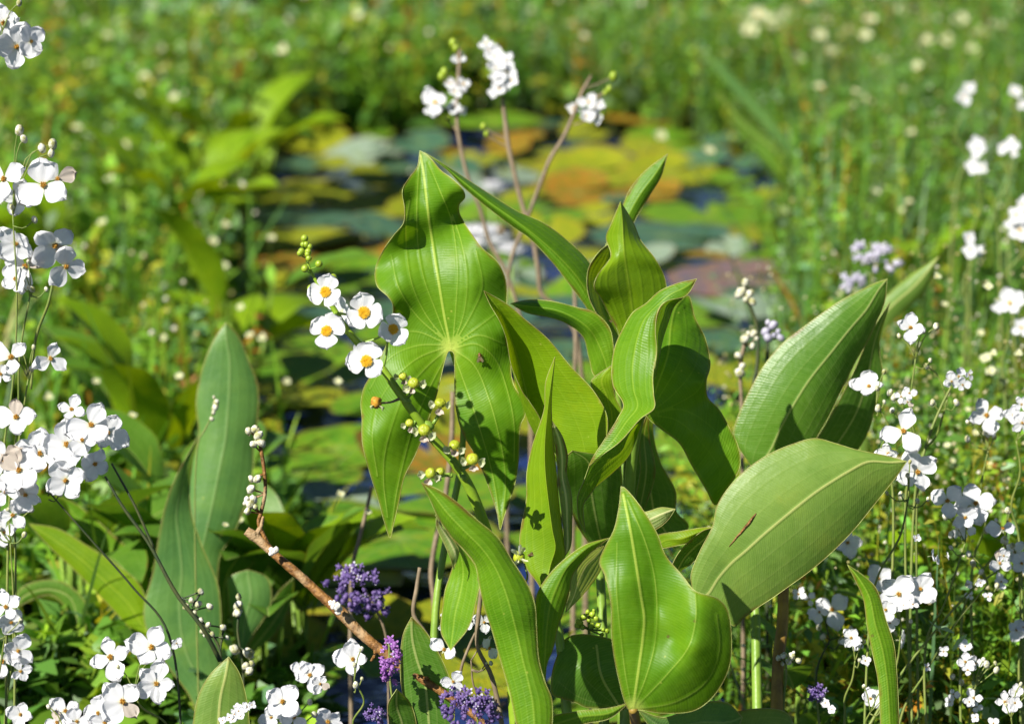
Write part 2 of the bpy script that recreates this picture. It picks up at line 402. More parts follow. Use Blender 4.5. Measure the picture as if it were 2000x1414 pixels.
def sheet_geo(mb, outline, D, ctrl, mid, sides, junction, step=5.0, pucker=0.0003, ruffle=0.0, rf=0.05, mat=0, rim_mat=1):
    """a leaf blade traced as an outline with its own relief; ctrl: (px,py,cm beyond D)"""
    out = np.asarray(outline, float); nO = max(24, int(np.linalg.norm(np.diff(np.vstack([out, out[:1]]), axis=0), axis=1).sum() / 4))
    cl = catmull(np.vstack([out, out[:1]]), nO + 1)[:-1]
    veins = [np.asarray(v, float) for v in [mid] + list(sides)]
    pts = [tuple(q) for q in cl]; edges = []; nb = len(cl)
    keep = []
    from_poly = np.asarray(cl)
    def inside(X):
        x, y = X[:, 0], X[:, 1]; r = np.zeros(len(X), bool); b = np.roll(from_poly, -1, 0)
        for (x0, y0), (x1, y1) in zip(from_poly, b):
            if y0 == y1: continue
            c = ((y0 > y) != (y1 > y)) & (x < (x1 - x0) * (y - y0) / (y1 - y0) + x0); r ^= c
        return r
    vp = []
    for v in veins:
        L = np.linalg.norm(np.diff(v, axis=0), axis=1).sum(); q = catmull(v, max(3, int(L / 4)))
        q = q[inside(q)]; q = q[seg_dist(q, cl, True) > 1.5] if len(q) else q
        if len(q) < 2: continue
        vp.append(q); s0 = len(pts); pts += [tuple(a) for a in q]
        edges += [(s0 + i, s0 + i + 1) for i in range(len(q) - 1) if np.linalg.norm(q[i] - q[i+1]) < 9]
    x0, y0 = cl.min(0); x1, y1 = cl.max(0)
    g = []
    for j, y in enumerate(np.arange(y0, y1, step * 0.87)):
        for x in np.arange(x0 + (j % 2) * step / 2, x1, step): g.append((x, y))
    g = np.array(g); g = g[inside(g)]; g = g[seg_dist(g, cl, True) > 2.0]
    dv = np.min([seg_dist(g, v) for v in vp], axis=0) if vp else np.full(len(g), 99)
    g = g[dv > 1.8]; pts += [tuple(a) for a in g]
    r = delaunay_2d_cdt([Vector(p) for p in pts], edges, [list(range(nb))], 1, 1e-4)
    X = np.array([tuple(v) for v in r[0]]); F = [tuple(f) for f in r[2]]
    mm = 1000 * D / FPX
    z = tps(ctrl, X)
    edd = seg_dist(X, cl, True)
    dmid = seg_dist(X, vp[0]) * mm if vp else np.full(len(X), 99.)
    dside = np.min([seg_dist(X, v) for v in vp[1:]], axis=0) * mm if len(vp) > 1 else np.full(len(X), 99.)
    J = np.asarray(junction, float); st = np.linalg.norm(X - J, axis=1) * mm
    z = z - 100 * pucker * np.clip(np.minimum(dmid, dside) / 4.0, 0, 1) * np.clip(edd / 8, 0, 1)
    if ruffle:
        i = np.array([np.argmin(((cl - p) ** 2).sum(1)) for p in X]) if len(X) < 30000 else np.zeros(len(X))
        arc = np.concatenate([[0], np.cumsum(np.linalg.norm(np.diff(cl, axis=0), axis=1))])[i]
        z = z + 100 * ruffle * np.exp(-edd / 22.0) * (np.sin(arc * rf) * .6 + np.sin(arc * rf * 2.3 + 1) * .4)
    V = PA(np.column_stack([X, D + z / 100]))
    mb.add(V, F, mat, dict(dm=dmid, ds=dside, st=st, ed=edd * mm))
    zc = tps(ctrl, cl)
    if ruffle:
        arc = np.concatenate([[0], np.cumsum(np.linalg.norm(np.diff(cl, axis=0), axis=1))])
        zc = zc + 100 * ruffle * (np.sin(arc * rf) * .6 + np.sin(arc * rf * 2.3 + 1) * .4)
    E = PA(np.column_stack([cl, D + zc / 100]))
    v, f = tube_geo(np.vstack([E, E[:1]]), 0.00026, 4, cap=False); mb.add(v, f, rim_mat)
def px_tube(pts, radii_px, sides=8, n=24):
    """pts: (px,py,D); radii in photo pixels at that distance"""
    p = np.asarray(pts, float); r = np.asarray(radii_px, float) * np.ones(len(p)) * p[:, 2] / FPX
    return tube_geo(PA(p), r, sides, n)
def leaf_part(root, build, mats, label=None, petiole=None, pmat='petiole'):
    mb = MB(); build(mb)
    o = link('leaf', mb.build('leaf', [M[m] for m in mats]), root)
    if label: o['label'] = label
    if petiole:
        v, f = px_tube(petiole[0], petiole[1])
        link('petiole', mesh('petiole', v, f, M[pmat]), o)
    return o

def surface_depth(o, pts, lift=.0004):
    """depths at which the sight lines of photo points meet the blade of leaf o, a hair above its face"""
    r = np.array(root_of(o).location); me = o.data
    t = BVHTree.FromPolygons([tuple(v.co) for v in me.vertices], [tuple(p.vertices) for p in me.polygons]); out = []
    for (x, y) in pts:
        d = Vector(P(x, y, 1.0) - CAMV).normalized(); h = t.ray_cast(Vector(CAMV - r), d)
        out.append((Vector(h[0]) + Vector(r) - Vector(CAMV)).dot(Vector(FWD)) - lift if h[0] is not None else 2.0)
    return out
# ================================================================== the arrowhead plants in the middle
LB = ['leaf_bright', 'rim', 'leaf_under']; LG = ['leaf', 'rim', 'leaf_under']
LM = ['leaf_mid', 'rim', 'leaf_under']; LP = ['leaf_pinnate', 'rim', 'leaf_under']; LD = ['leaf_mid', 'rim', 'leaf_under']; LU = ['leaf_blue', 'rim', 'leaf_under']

def base(px, D): 
    p = P(px, 1400, D); return (p[0], p[1], 0.0)
plant_a = thing('arrowhead_plant', base(880, 2.03), 'tall arrowhead plant whose broad heart-based leaf stands behind the white flower spike', 'arrowhead plant', 'arrowhead plants in the middle')
plant_b = thing('arrowhead_plant', base(1220, 2.05), 'clump of upright cupped yellow-green arrowhead leaves right of the broad leaf', 'arrowhead plant', 'arrowhead plants in the middle')
plant_c = thing('arrowhead_plant', base(1120, 1.86), 'low front arrowhead plant with long forked blades and a glossy two-lobed leaf', 'arrowhead plant', 'arrowhead plants in the middle')
plant_d = thing('arrowhead_plant', base(1510, 2.03), 'arrowhead plant with two large pale oval leaves slanting right, the lower one brown-streaked', 'arrowhead plant', 'arrowhead plants in the middle')

# --- the broad leaf
A_out = [(820,295),(815,326),(800,347),(786,372),(790,407),(788,436),(769,460),(747,492),(733,527),(737,559),(758,580),(767,595),(766,627),(760,660),(730,725),(712,755),
 (705,785),(707,818),(708,866),(722,922),(739,976),(751,1020),(762,1050),(769,1023),(778,985),(790,931),(808,895),(822,863),(837,818),(852,774),(861,738),(869,705),(877,686),
 (885,688),(888,717),(888,759),(892,806),(903,845),(923,880),(941,916),(959,964),(971,1002),(977,1034),(984,1011),(995,979),(1007,940),(1013,898),(1014,860),(1017,830),(1026,809),
 (1021,782),(1004,753),(998,726),(999,699),(992,670),(988,634),(990,584),(986,542),(970,510),(942,485),(921,457),(905,432),(897,415),(897,400),(908,386),(905,372),(885,351),(861,333),(843,312),(828,299)]
A_ctrl = [(820,295,1.0),(826,350,.5),(838,430,0.2),(858,560,-.2),(879,682,0.3),(786,372,-.5),(806,390,.2),(788,440,-1.1),(812,455,.2),(768,462,-.5),(790,480,.5),(747,495,.6),(733,527,.9),(742,570,-.6),(767,600,-.6),(790,610,.3),(790,540,-.3),(765,660,.4),
 (905,378,-.9),(896,410,1.8),(880,400,.1),(921,457,.3),(970,510,-.4),(990,584,.8),(930,560,-.7),(988,640,-.3),(999,700,.8),(1024,800,-.4),(1010,900,.6),(977,1034,-.6),(940,850,-.3),(890,760,.3),
 (706,800,.6),(730,850,-.6),(762,1050,1.2),(820,860,.6),(790,800,-.8),(800,720,-.5),(870,710,.5),(930,700,-.6),(970,780,-.6)]
A_mid = [(880,684),(874,650),(868,620),(858,560),(847,490),(838,430),(832,380),(826,330),(821,303)]
A_side = [[(876,672),(850,605),(828,545),(817,485),(814,420),(816,360),(820,312)],[(873,668),(832,615),(806,560),(795,500),(793,440),(800,390)],[(870,666),(815,618),(778,560),(764,500)],
 [(868,670),(815,648),(765,652)],[(884,672),(890,600),(893,520),(881,430),(858,370),(836,318)],[(886,670),(906,610),(912,540),(900,470),(884,420)],[(889,668),(925,605),(942,560),(930,490)],[(889,670),(932,640),(985,600)],
 [(878,684),(850,735),(822,795),(802,850),(786,910),(773,970),(763,1045)],[(876,680),(835,715),(790,770),(766,830),(751,890),(749,940),(757,1010)],[(873,677),(815,700),(770,740),(738,790),(727,850),(737,930)],
 [(871,674),(815,675),(760,700),(722,760)],[(884,686),(904,740),(925,800),(944,860),(958,910),(968,960),(977,1028)],[(886,683),(925,712),(955,780),(972,840),(984,900),(987,950),(981,1015)],
 [(888,680),(930,672),(966,700),(990,760),(1004,830),(1004,900)],[(889,675),(935,655),(985,672)]]
aleaf = leaf_part(plant_a, lambda mb: sheet_geo(mb, A_out, 2.0, A_ctrl, A_mid, A_side, (879,682), ruffle=0.0007, rf=0.045), ['leaf_net', 'rim'], 'broad arrowhead leaf with two long hanging lobes and a small insect on it',
    ([(881,684,2.012),(899,745,2.03),(905,830,2.05),(899,915,2.06),(876,1030,2.06),(852,1180,2.05),(845,1420,2.04)], [4,5,6,6.5,7,8,10]))
# --- long narrow blade arching off behind its tip, and the arched blade below
H = [(828,298,0),(862,318,0,866,324,-.3,870,330,0),(912,350,.5,908,358,-.5,905,366,0),(962,382,.7,955,395,-.6,948,402,0),(1010,413,1,1005,430,-.6,998,440,0),(1060,436,1.5,1045,460,-.5,1035,466,0),(1105,468,2,1090,500,-.3,1075,510,0),
 (1148,508,2.2,1130,545,0,1110,555,.3),(1175,560,2,1160,595,.3,1145,600,.6),(1195,620,2,1185,645,1,1170,645,1),(1200,690,1.5,1195,700,1.2,1186,700,1),(1200,740,1.5)]
leaf_part(plant_b, lambda mb: loft_geo(mb, H, 2.07, 90, ruffle=.001, seed=1), LG, 'long narrow blade arching up to the left', ([(1197,700,2.085),(1215,850,2.09),(1225,1050,2.08),(1225,1420,2.07)], [7,8,9,11]))
I = [(997,593,1),(1035,585,1,1030,598,0,1030,612,.5),(1085,590,.8,1083,605,-.2,1080,622,.8),(1125,600,.8,1120,620,-.2,1112,635,1),(1160,610,.5,1148,640,0,1140,660,1.2),(1190,640,.5,1165,665,.5,1150,700,1.5),(1198,680,.5,1180,700,.7,1158,730,1.5),(1198,715,.7,1188,730,1,1172,740,1.5),(1197,760,1)]
leaf_part(plant_b, lambda mb: loft_geo(mb, I, 2.045, 60, ruffle=.0015, seed=2), LG, 'blade arching left over a lily pad', ([(1194,735,2.055),(1200,830,2.07),(1212,1000,2.07),(1215,1420,2.06)], [6,7,8,10]))
Gb = [(1304,301,0),(1262,333,0,1280,340,-.3,1291,345,0),(1232,368,0,1252,378,-.4,1270,380,0),(1215,405,0,1232,412,-.3,1246,420,0),(1195,450,0,1210,460,-.3,1225,465,0),(1178,500,0,1190,520,0,1205,530,0),(1180,580,.5,1190,590,.3,1200,590,.3),(1195,680,0)]
leaf_part(plant_b, lambda mb: loft_geo(mb, Gb, 2.10, 50), LG, 'slender pointed blade at the back, highest on the right')
# --- upright centre leaf with its dark rear wing
Dl = [(1212,394,0),(1195,436,.5,1216,432,0,1238,438,1.5),(1184,464,1.2,1217,462,0,1252,470,1.5),(1193,500,.5,1219,492,0,1278,503,.9),(1166,538,-1,1223,525,.3,1299,542,1.6),(1161,562,-1.2,1228,556,.5,1301,570,2),(1175,585,-.3,1232,585,.8,1300,600,2),(1192,618,.5,1236,620,1,1290,640,2),(1207,650,1,1235,660,1.2,1270,680,2),(1215,690,1,1230,700,1.2,1250,710,2)]
E = [(1195,473,1),(1170,492,0,1185,510,1,1200,500,1.5),(1148,530,0,1170,550,1.5,1195,560,2),(1150,580,0,1175,600,1.5,1200,610,2),(1170,622,0,1190,640,1.5,1210,650,2),(1195,670,.5,1207,680,1,1215,690,1.5)]
def bD(mb):
    loft_geo(mb, Dl, 2.03, 70, crease=.5, ruffle=.0012, seed=3, rf=14); loft_geo(mb, E, 2.055, 40)
leaf_part(plant_b, bD, LB, 'upright pointed leaf with a dark folded wing', ([(1228,690,2.045),(1236,800,2.06),(1232,950,2.06),(1230,1420,2.05)], [7,8,9,11]))
# --- leaf B right of the broad leaf
B = [(945,568,-1),(958,597,-1,972,603,-.2,990,594,-.5),(975,626,-1,990,640,1,1028,626,-.4),(989,662,-.6,1010,695,2,1070,662,-.3),(999,715,-.2,1028,765,2.6,1115,738-22,-.2),(1019,762,0,1042,820,2.8,1160,765,-.2),(1035,785,.4,1060,868,2.8,1186,815,-.3),(1053,815,1,1085,900,2.6,1182,865,.2),(1075,870,2,1112,925,2.6,1165,900,1.5),(1110,925,2.6,1135,930,2.8,1150,925,2.6)]
leaf_part(plant_b, lambda mb: loft_geo(mb, B, 1.975, 80, crease=.35, ruffle=.001, seed=4), LB, 'folded yellow-green leaf touching the broad leaf', ([(1130,915,2.0),(1150,1000,2.02),(1170,1100,2.02),(1180,1420,2.0)], [7,8,9,11]))
# --- narrow folded blade C
Cf = [(1084,697,0),(1066,746,.6,1076,750,0,1080,740,.6),(1063,799,.8,1070,800,-.2,1077,790,1),(1040,870,1.2,1064,870,-.5,1081,870,1.5),(1029,923,1.4,1065,920,-.6,1087,923,1.8),(1028,976,1.4,1071,976,-.6,1092,985,1.9),(1018,1029,1.4,1079,1035,-.5,1099,1040,1.8),(1015,1064,1.2,1085,1070,-.3,1104,1080,1.5),(1026,1105,.8,1075,1105,0,1100,1105,1),(1051,1140,.5,1068,1142,0,1085,1140,.5),(1070,1180,.5)]
Cb = [(1077,820,1.8),(1083,860,1.8,1092,858,2,1100,855,2.2),(1088,900,2,1098,898,2.3,1110,893,2.5),(1090,930,1.8,1098,930,2.2,1105,925,2.5),(1093,965,1.8,1105,970,2,1116,968,2),(1099,1020,1.8,1108,1025,2,1117,1030,1.8),(1103,1065,1.5,1108,1070,1.6,1114,1068,1.6),(1104,1085,1.5)]
def bC(mb):
    loft_geo(mb, Cf, 1.93, 80, crease=.85, belly=.01, seed=5); loft_geo(mb, Cb, 1.93, 50, crease=.3, ruffle=.001, seed=6, mat=2)
cleaf = leaf_part(plant_b, bC, LB, 'narrow blade folded lengthwise with a pale veined wing', ([(1068,1145,1.935),(1090,1230,1.94),(1110,1420,1.94)], [8,9,11]))
# --- cupped leaf F
Fa = [(1361,545,0),(1325,553,0,1335,563,-.2,1347,570,-.1),(1290,568,.2,1310,575,-.3,1333,582,-.3),(1262,592,.5,1280,600,-.3,1298,590,-.4),(1237,609,.8,1258,625,-.3,1284,610,-.6),(1219,641,1,1245,660,-.4,1280,645,-.8),(1202,676,1.0,1238,695,-.5,1283,688,-1.0),(1195,710,.8,1235,725,-.7,1277,730,-1.5),(1198,755,.2,1238,762,-1.2,1276,768,-2.6),(1217,790,-.8,1245,795,-1.8,1277,798,-3.2),(1208,816,-1.2,1225,822,-1.8,1250,818,-2.8),(1183,855,-1.2,1197,862,-1.4,1212,862,-1.8),(1160,890,-1,1167,893,-1.1,1177,888,-1.2),(1150,910,-.8)]
Fs = [(1335,581,-.5),(1301,589,-1,1307,596,0,1316,600,.5),(1285,610,-1.5,1297,622,0,1305,630,.7),(1280,645,-1.8,1288,655,0,1294,665,.8),(1283,688,-1.8,1284,695,0,1287,700,.5),(1277,730,-1.5,1277,735,0,1279,740,.5)]
Fu = [(1258,812,-1.5),(1236,822,-1.5,1240,840,1,1242,860,1.2),(1205,866,-1.3,1215,880,0,1225,895,1.3),(1178,880,-1.0,1185,905,0,1195,925,1.2),(1157,897,-.7,1160,930,.3,1165,950,1),(1140,940,.2,1145,955,.6,1150,970,.8),(1128,970,.2,1134,980,.4,1140,985,.5),(1130,1010,.3,1135,1010,.4,1140,1010,.5),(1143,1040,.4)]
F2 = [(1330,582),(1345,578),(1357,619),(1378,662),(1387,715),(1380,742),(1382,775),(1404,799),(1426,838),(1440,866),(1446,900),(1443,919),(1420,955),(1397,986),(1380,958),(1351,909),(1327,866),(1291,838),(1263,812),(1262,780),(1268,730),(1276,690),(1284,650),(1300,610)]
F2c = [(1263,812,.3),(1270,740,.2),(1290,650,.3),(1345,578,1.2),(1387,715,1.6),(1330,690,.2),(1310,780,0),(1380,742,-.3),(1384,775,.9),(1440,870,.9),(1360,840,.3),(1397,986,1.6),(1351,909,1.2),(1420,955,1.3),(1300,840,.7)]
F2m = [(1264,808),(1285,750),(1305,690),(1310,640),(1320,600),(1335,582)]
F2s = [[(1266,808),(1300,755),(1330,700),(1340,650),(1335,600)],[(1268,808),(1315,770),(1355,720),(1365,670),(1355,620)],[(1268,810),(1320,790),(1365,760),(1380,720)],[(1268,812),(1320,820),(1375,870),(1405,920),(1400,970)],[(1268,811),(1330,800),(1385,830),(1425,880),(1430,920)],[(1268,813),(1310,850),(1350,900),(1380,945)]]
def bF(mb):
    sheet_geo(mb, F2, 1.99, F2c, F2m, F2s, (1264,810), ruffle=.0012, rf=.06)
    loft_geo(mb, Fa, 1.955, 90, crease=.25, belly=.03, ruffle=.001, seed=7, rf=16); loft_geo(mb, Fs, 1.957, 40); loft_geo(mb, Fu, 1.956, 60, mat=0)
leaf_part(plant_b, bF, LG, 'large cupped arrowhead leaf with curled front half', ([(1252,812,1.985),(1243,840,1.99),(1234,900,2.0),(1228,1000,2.01),(1222,1420,2.0)], [8,11,11,11,13]))
# --- deep leaves behind
Kp = [(1197,712,0),(1155,744,0,1175,742,0,1196,740,0),(1166,775,0,1185,775,.3,1202,775,.5),(1180,810,0,1195,812,.4,1218,812,.6),(1186,850,0,1190,852,0,1208,850,.3),(1180,880,0)]
leaf_part(plant_b, lambda mb: loft_geo(mb, Kp, 2.015, 40), LB)
K1 = [(1118,880,0),(1105,900,0,1150,905,1,1200,900,2),(1105,960,1,1155,960,2,1215,960,3),(1125,1020,2,1165,1020,3,1215,1020,4),(1150,1060,3,1175,1065,4,1210,1060,5),(1180,1110,4)]
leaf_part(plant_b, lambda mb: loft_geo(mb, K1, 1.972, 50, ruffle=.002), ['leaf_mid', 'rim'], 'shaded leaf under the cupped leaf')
Kt = [(1204,880,0),(1165,912,0,1190,915,-.2,1206,905,0),(1178,945,0,1190,945,-.1,1203,935,0),(1190,972,.2)]
leaf_part(plant_b, lambda mb: loft_geo(mb, Kt, 2.0, 24), LB)
K2 = [(1290,800,0),(1240,830,0,1262,830,1,1275,830,1.5),(1228,900,1,1250,900,2,1290,900,2.5),(1230,960,2,1270,960,3,1318,960,3.5),(1245,1000,3,1280,1010,4,1322,1000,4),(1270,1030,4,1300,1040,4.5,1345,1030,4),(1290,1060,5)]
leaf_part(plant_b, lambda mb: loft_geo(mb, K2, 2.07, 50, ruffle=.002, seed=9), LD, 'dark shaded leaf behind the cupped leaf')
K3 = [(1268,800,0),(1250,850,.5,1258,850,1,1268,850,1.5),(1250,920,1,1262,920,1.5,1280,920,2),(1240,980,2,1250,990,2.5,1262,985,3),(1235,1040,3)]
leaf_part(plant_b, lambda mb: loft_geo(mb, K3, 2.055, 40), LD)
L1 = [(1319,994,0),(1291,991,0,1295,1003,-.3,1305,1015,0),(1268,998,0,1275,1012,-.2,1289,1029,0),(1245,1005,.5,1255,1020,.3,1265,1040,.5),(1225,1030,1)]
leaf_part(plant_b, lambda mb: loft_geo(mb, L1, 1.965, 40), ['leaf_under', 'rim'], 'small pale leaf tip turned up')
L3 = [(1392,1029,0),(1365,1031,0,1362,1040,-.2,1360,1048,0),(1325,1038,0,1330,1052,-.2,1345,1060,0),(1290,1043,0,1300,1055,0,1320,1066,0),(1275,1050,0,1285,1062,0,1300,1070,0),(1240,1075,.5)]
leaf_part(plant_b, lambda mb: loft_geo(mb, L3, 2.0, 40), LB)
L4 = [(1391,1030,0),(1370,1038,0,1378,1050,.5,1385,1065,1),(1345,1058,0,1355,1070,.5,1370,1082,1),(1325,1080,0,1335,1092,.5,1352,1100,1),(1310,1110,0,1320,1120,.5,1330,1115,1),(1300,1150,.5)]
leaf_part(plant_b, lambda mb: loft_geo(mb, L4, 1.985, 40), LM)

# --- front plant
P1 = [(823,942,0),(838,972,.3,845,965,-.2,856,956,0),(855,1010,.6,872,1000,-.3,893,981,0),(880,1047,.8,905,1035,-.4,935,1018,.2),(906,1073,1,940,1070,-.4,972,1050,.4),(928,1102,1,965,1105,-.4,1000,1094,.5),(937,1145,1,985,1150,-.4,1030,1140,.5),(947,1190,1,1000,1200,-.3,1045,1180,.5),(960,1228,1,1010,1240,0,1048,1225,.6),(972,1270,1,1020,1285,0,1052,1285,.5),(985,1315,.8,1030,1325,0,1064,1330,.3),(998,1363,.6,1040,1370,0,1078,1367,.3),(1013,1440,.5,1045,1440,0,1078,1440,.3)]
Pu = [(850,1005,.8),(857,1024,1.5,865,1030,1.5,872,1040,1),(872,1060,2.5,885,1058,2,900,1068,1.2),(885,1095,3,900,1085,2.2,920,1092,1.3),(878,1125,3.2,905,1120,2.5,933,1120,1.3),(868,1155,3,900,1155,2.4,936,1150,1.2),(862,1190,3,890,1195,2.3,930,1190,1.3),(862,1230,3,885,1230,2.3,915,1225,1.5),(880,1270,2)]
Pp = [(852,1012,1),(853,1030,1,862,1030,1.2,868,1035,1.5),(868,1062,1,880,1060,1.2,888,1058,1.5),(880,1090,1,890,1085,1.2,896,1080,1.5),(886,1112,1.5)]
def bP(mb):
    loft_geo(mb, P1, 1.84, 100, crease=.35, ruffle=.001, seed=11, belly=.03); loft_geo(mb, Pu, 1.842, 50, seed=12, ruffle=.002); loft_geo(mb, Pp, 1.838, 30, mat=2)
leaf_part(plant_c, bP, LG, 'long twisted blade leaning left with its pointed tip curled back')
Q = [(1191,1050,.5),(1147,1062,.2,1150,1068,0,1155,1078,.3),(1118,1080,0,1125,1090,-.2,1135,1100,.5),(1088,1106,0,1105,1112,-.2,1117,1125,.5),(1062,1137,0,1088,1145,-.2,1112,1160,.5),(1047,1165,0,1075,1180,-.2,1104,1185,.5),(1044,1225,0,1068,1228,-.2,1090,1225,.5),(1050,1280,0,1065,1275,0,1080,1268,.3),(1058,1320,0,1063,1310,0,1068,1300,.2),(1065,1370,0)]
Qu = [(1180,1066,1),(1155,1076,.5,1165,1085,1.5,1175,1095,2),(1130,1098,.5,1145,1105,1.5,1172,1115,2.5),(1117,1125,.6,1130,1135,1.5,1152,1145,2.5),(1110,1160,.8,1120,1165,1.5,1130,1170,2),(1105,1195,1)]
def bQ(mb):
    loft_geo(mb, Q, 1.865, 70, crease=.35, ruffle=.0008, seed=13); loft_geo(mb, Qu, 1.867, 40, mat=2)
leaf_part(plant_c, bQ, LG, 'right fork blade curving up and over to the right')
M1 = [(1213,950),(1209,990),(1199,1035),(1180,1072),(1171,1098),(1182,1124),(1193,1177),(1195,1246),(1207,1319),(1227,1384),(1237,1388),(1247,1386),(1292,1392),(1353,1388),(1385,1368),(1410,1335),(1426,1295),(1428,1230),(1420,1190),(1402,1169),(1357,1153),(1333,1124),(1300,1084),(1284,1043),(1260,1002),(1233,966),(1219,952)]
M1c = [(1213,950,1.6),(1209,1020,.4),(1171,1098,.8),(1190,1150,-.2),(1217,1030,.1),(1245,1132,-.1),(1258,1205,-.1),(1247,1307,.1),(1235,1385,.8),(1282,1185,.5),(1276,1116,.3),(1300,1084,.2),(1357,1156,-.9),(1357,1205,-1.4),(1345,1262,-1.3),(1304,1315,-.4),(1200,1250,-.1),(1427,1230,.2),(1410,1335,.9),(1340,1388,1.2),(1380,1270,-.9),(1400,1190,-.6),(1320,1250,-.1)]
M1m = [(1236,1384),(1247,1307),(1256,1240),(1258,1205),(1252,1165),(1245,1120),(1231,1035),(1217,965)]
M1s = [[(1238,1380),(1262,1320),(1278,1260),(1283,1190),(1277,1120),(1258,1052),(1225,975)],[(1240,1382),(1304,1315),(1345,1262),(1359,1205),(1358,1160)],[(1234,1380),(1222,1320),(1212,1240),(1204,1150),(1205,1060)],[(1240,1384),(1320,1370),(1380,1330),(1405,1270),(1400,1200)]]
leaf_part(plant_c, lambda mb: sheet_geo(mb, M1, 1.86, M1c, M1m, M1s, (1236,1386), pucker=.0004), ['leaf_net', 'rim'], 'glossy leaf with folded right lobe at the bottom', ([(1236,1384,1.868),(1240,1400,1.88),(1245,1450,1.90)], [9,11,12]), 'stem_yellow')
N1 = [(1228,1372,.3),(1190,1382,.1,1190,1392,0,1192,1402,.2),(1130,1388,.1,1130,1400,0,1135,1415,.3),(1080,1398,.2,1080,1415,0,1085,1440,.3),(1040,1425,.3)]
leaf_part(plant_c, lambda mb: loft_geo(mb, N1, 1.865, 40), LG)
N2 = [(1245,1385,0),(1300,1400,.3,1300,1420,.6,1290,1440,1),(1370,1372,.2,1370,1410,1,1360,1450,2),(1420,1372,.5,1420,1410,1,1425,1450,2),(1450,1400,1)]
leaf_part(plant_c, lambda mb: loft_geo(mb, N2, 1.90, 40), ['leaf_blue', 'rim'])
O1 = [(1400,1440,0),(1430,1394,0,1450,1440,-.3,1450,1470,0),(1500,1383,.2,1500,1430,-.2,1500,1470,0),(1540,1395,.4,1540,1430,0,1540,1470,.2),(1560,1440,.5)]
leaf_part(plant_c, lambda mb: loft_geo(mb, O1, 1.93, 40), LP)
R1 = [(1090,1275),(1098,1255),(1111,1243),(1136,1238),(1175,1243),(1200,1252),(1215,1300),(1222,1384),(1190,1382),(1145,1381),(1125,1372),(1098,1364),(1078,1355),(1079,1310)]
leaf_part(plant_c, lambda mb: sheet_geo(mb, R1, 1.935, [(1111,1243,1),(1175,1243,1.2),(1220,1380,1),(1080,1340,-.4),(1145,1300,-.6),(1150,1381,.2),(1080,1275,.3)], [(1210,1380),(1175,1320),(1165,1260)], [[(1205,1380),(1140,1320),(1120,1260)],[(1205,1382),(1130,1360),(1090,1330)]], (1210,1384)), LM)
S1 = [(804,1204,0),(787,1240,0,805,1245,0,833,1235,.3),(782,1290,0,815,1290,0,862,1285,.3),(783,1330,0,830,1335,0,880,1330,.3),(790,1380,0,835,1380,0,888,1375,.3),(795,1440,0,840,1440,0,885,1440,.3)]
leaf_part(plant_a, lambda mb: loft_geo(mb, S1, 1.96, 50, ruffle=.001), LM, 'upright oval leaf beside the brown twig')
S2 = [(775,1345,0),(758,1375,0,775,1380,.5,800,1370,1.2),(760,1410,0,785,1412,.6,812,1405,1.3),(765,1460,0,790,1460,.5,815,1460,1)]
leaf_part(plant_a, lambda mb: loft_geo(mb, S2, 1.945, 24), LM)

# --- right plant
T = [(1733,545,0),(1705,555,0,1715,568,-.2,1728,590,.3),(1670,572,0,1692,605,-.3,1712,628,.6),(1638,590,0,1662,640,-.4,1695,665,.8),(1578,632,.3,1622,690,-.4,1672,705,1),(1527,672,.5,1582,740,-.4,1645,760,1),(1487,722,.5,1550,790,-.4,1618,815,1),(1452,788,.5,1524,838,-.2,1598,850,.8),(1433,840,.5,1505,878,0,1580,880,.8),(1436,862,.5,1490,900,0,1550,905,.8),(1470,915,.4)]
leaf_part(plant_d, lambda mb: loft_geo(mb, T, 2.10, 80, crease=.5, ruffle=.0008, seed=21), ['leaf_mid', 'rim'], 'upper large oval leaf pointing up right', ([(1490,900,2.105),(1478,960,2.10),(1475,1100,2.09),(1480,1420,2.06)], [7,8,9,11]))
T2 = [(1738,590,0),(1702,648,0,1710,660,.5,1718,670,1),(1670,720,0,1695,730,1,1724,735,1.5),(1640,780,0,1675,800,1,1708,800,2),(1600,850,0,1640,860,1,1690,855,2),(1560,900,0,1600,910,1,1650,900,2),(1520,930,0)]
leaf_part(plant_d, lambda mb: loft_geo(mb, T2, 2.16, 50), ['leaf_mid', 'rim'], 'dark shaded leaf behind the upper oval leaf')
U = [(1771,901,0),(1731,890,0,1740,903,-.2,1755,925,.2),(1672,878,0,1696,902,-.4,1728,960,.5),(1629,865,.2,1662,918,-.5,1700,995,.8),(1591,856,.3,1625,940,-.5,1672,1030,.8),(1548,867,.4,1592,962,-.5,1645,1059,.8),(1500,888,.4,1556,990,-.5,1612,1090,.8),(1459,916,.4,1522,1018,-.5,1575,1120,.8),(1425,950,.4,1490,1045,-.4,1540,1145,.8),(1400,990,.3,1456,1076,-.3,1508,1168,.8),(1392,1028,.2,1428,1100,0,1479,1187,.8),(1368,1075,0,1402,1130,0,1455,1205,.6),(1350,1120,0,1385,1157,0,1432,1222,.5),(1352,1146,0,1370,1170,0,1410,1195,.3),(1360,1172,0)]
uleaf = leaf_part(plant_d, lambda mb: loft_geo(mb, U, 1.96, 110, crease=.55, ruffle=.0008, seed=22), LP, 'largest pale oval leaf with a brown streak')
sk = [(1477,1002),(1470,1011),(1462,1022),(1454,1031),(1447,1040),(1440,1047),(1434,1055),(1424,1067)]
mb = MB(); v, f = px_tube([(x, y, d) for (x, y), d in zip(sk, surface_depth(uleaf, sk, .0002))], [.8,2.4,3.0,2.6,2.2,1.8,1.4,.6], 6, 30); mb.add(v, f)
link('brown_streak', mb.build('brown_streak', [M['bark']]), uleaf)
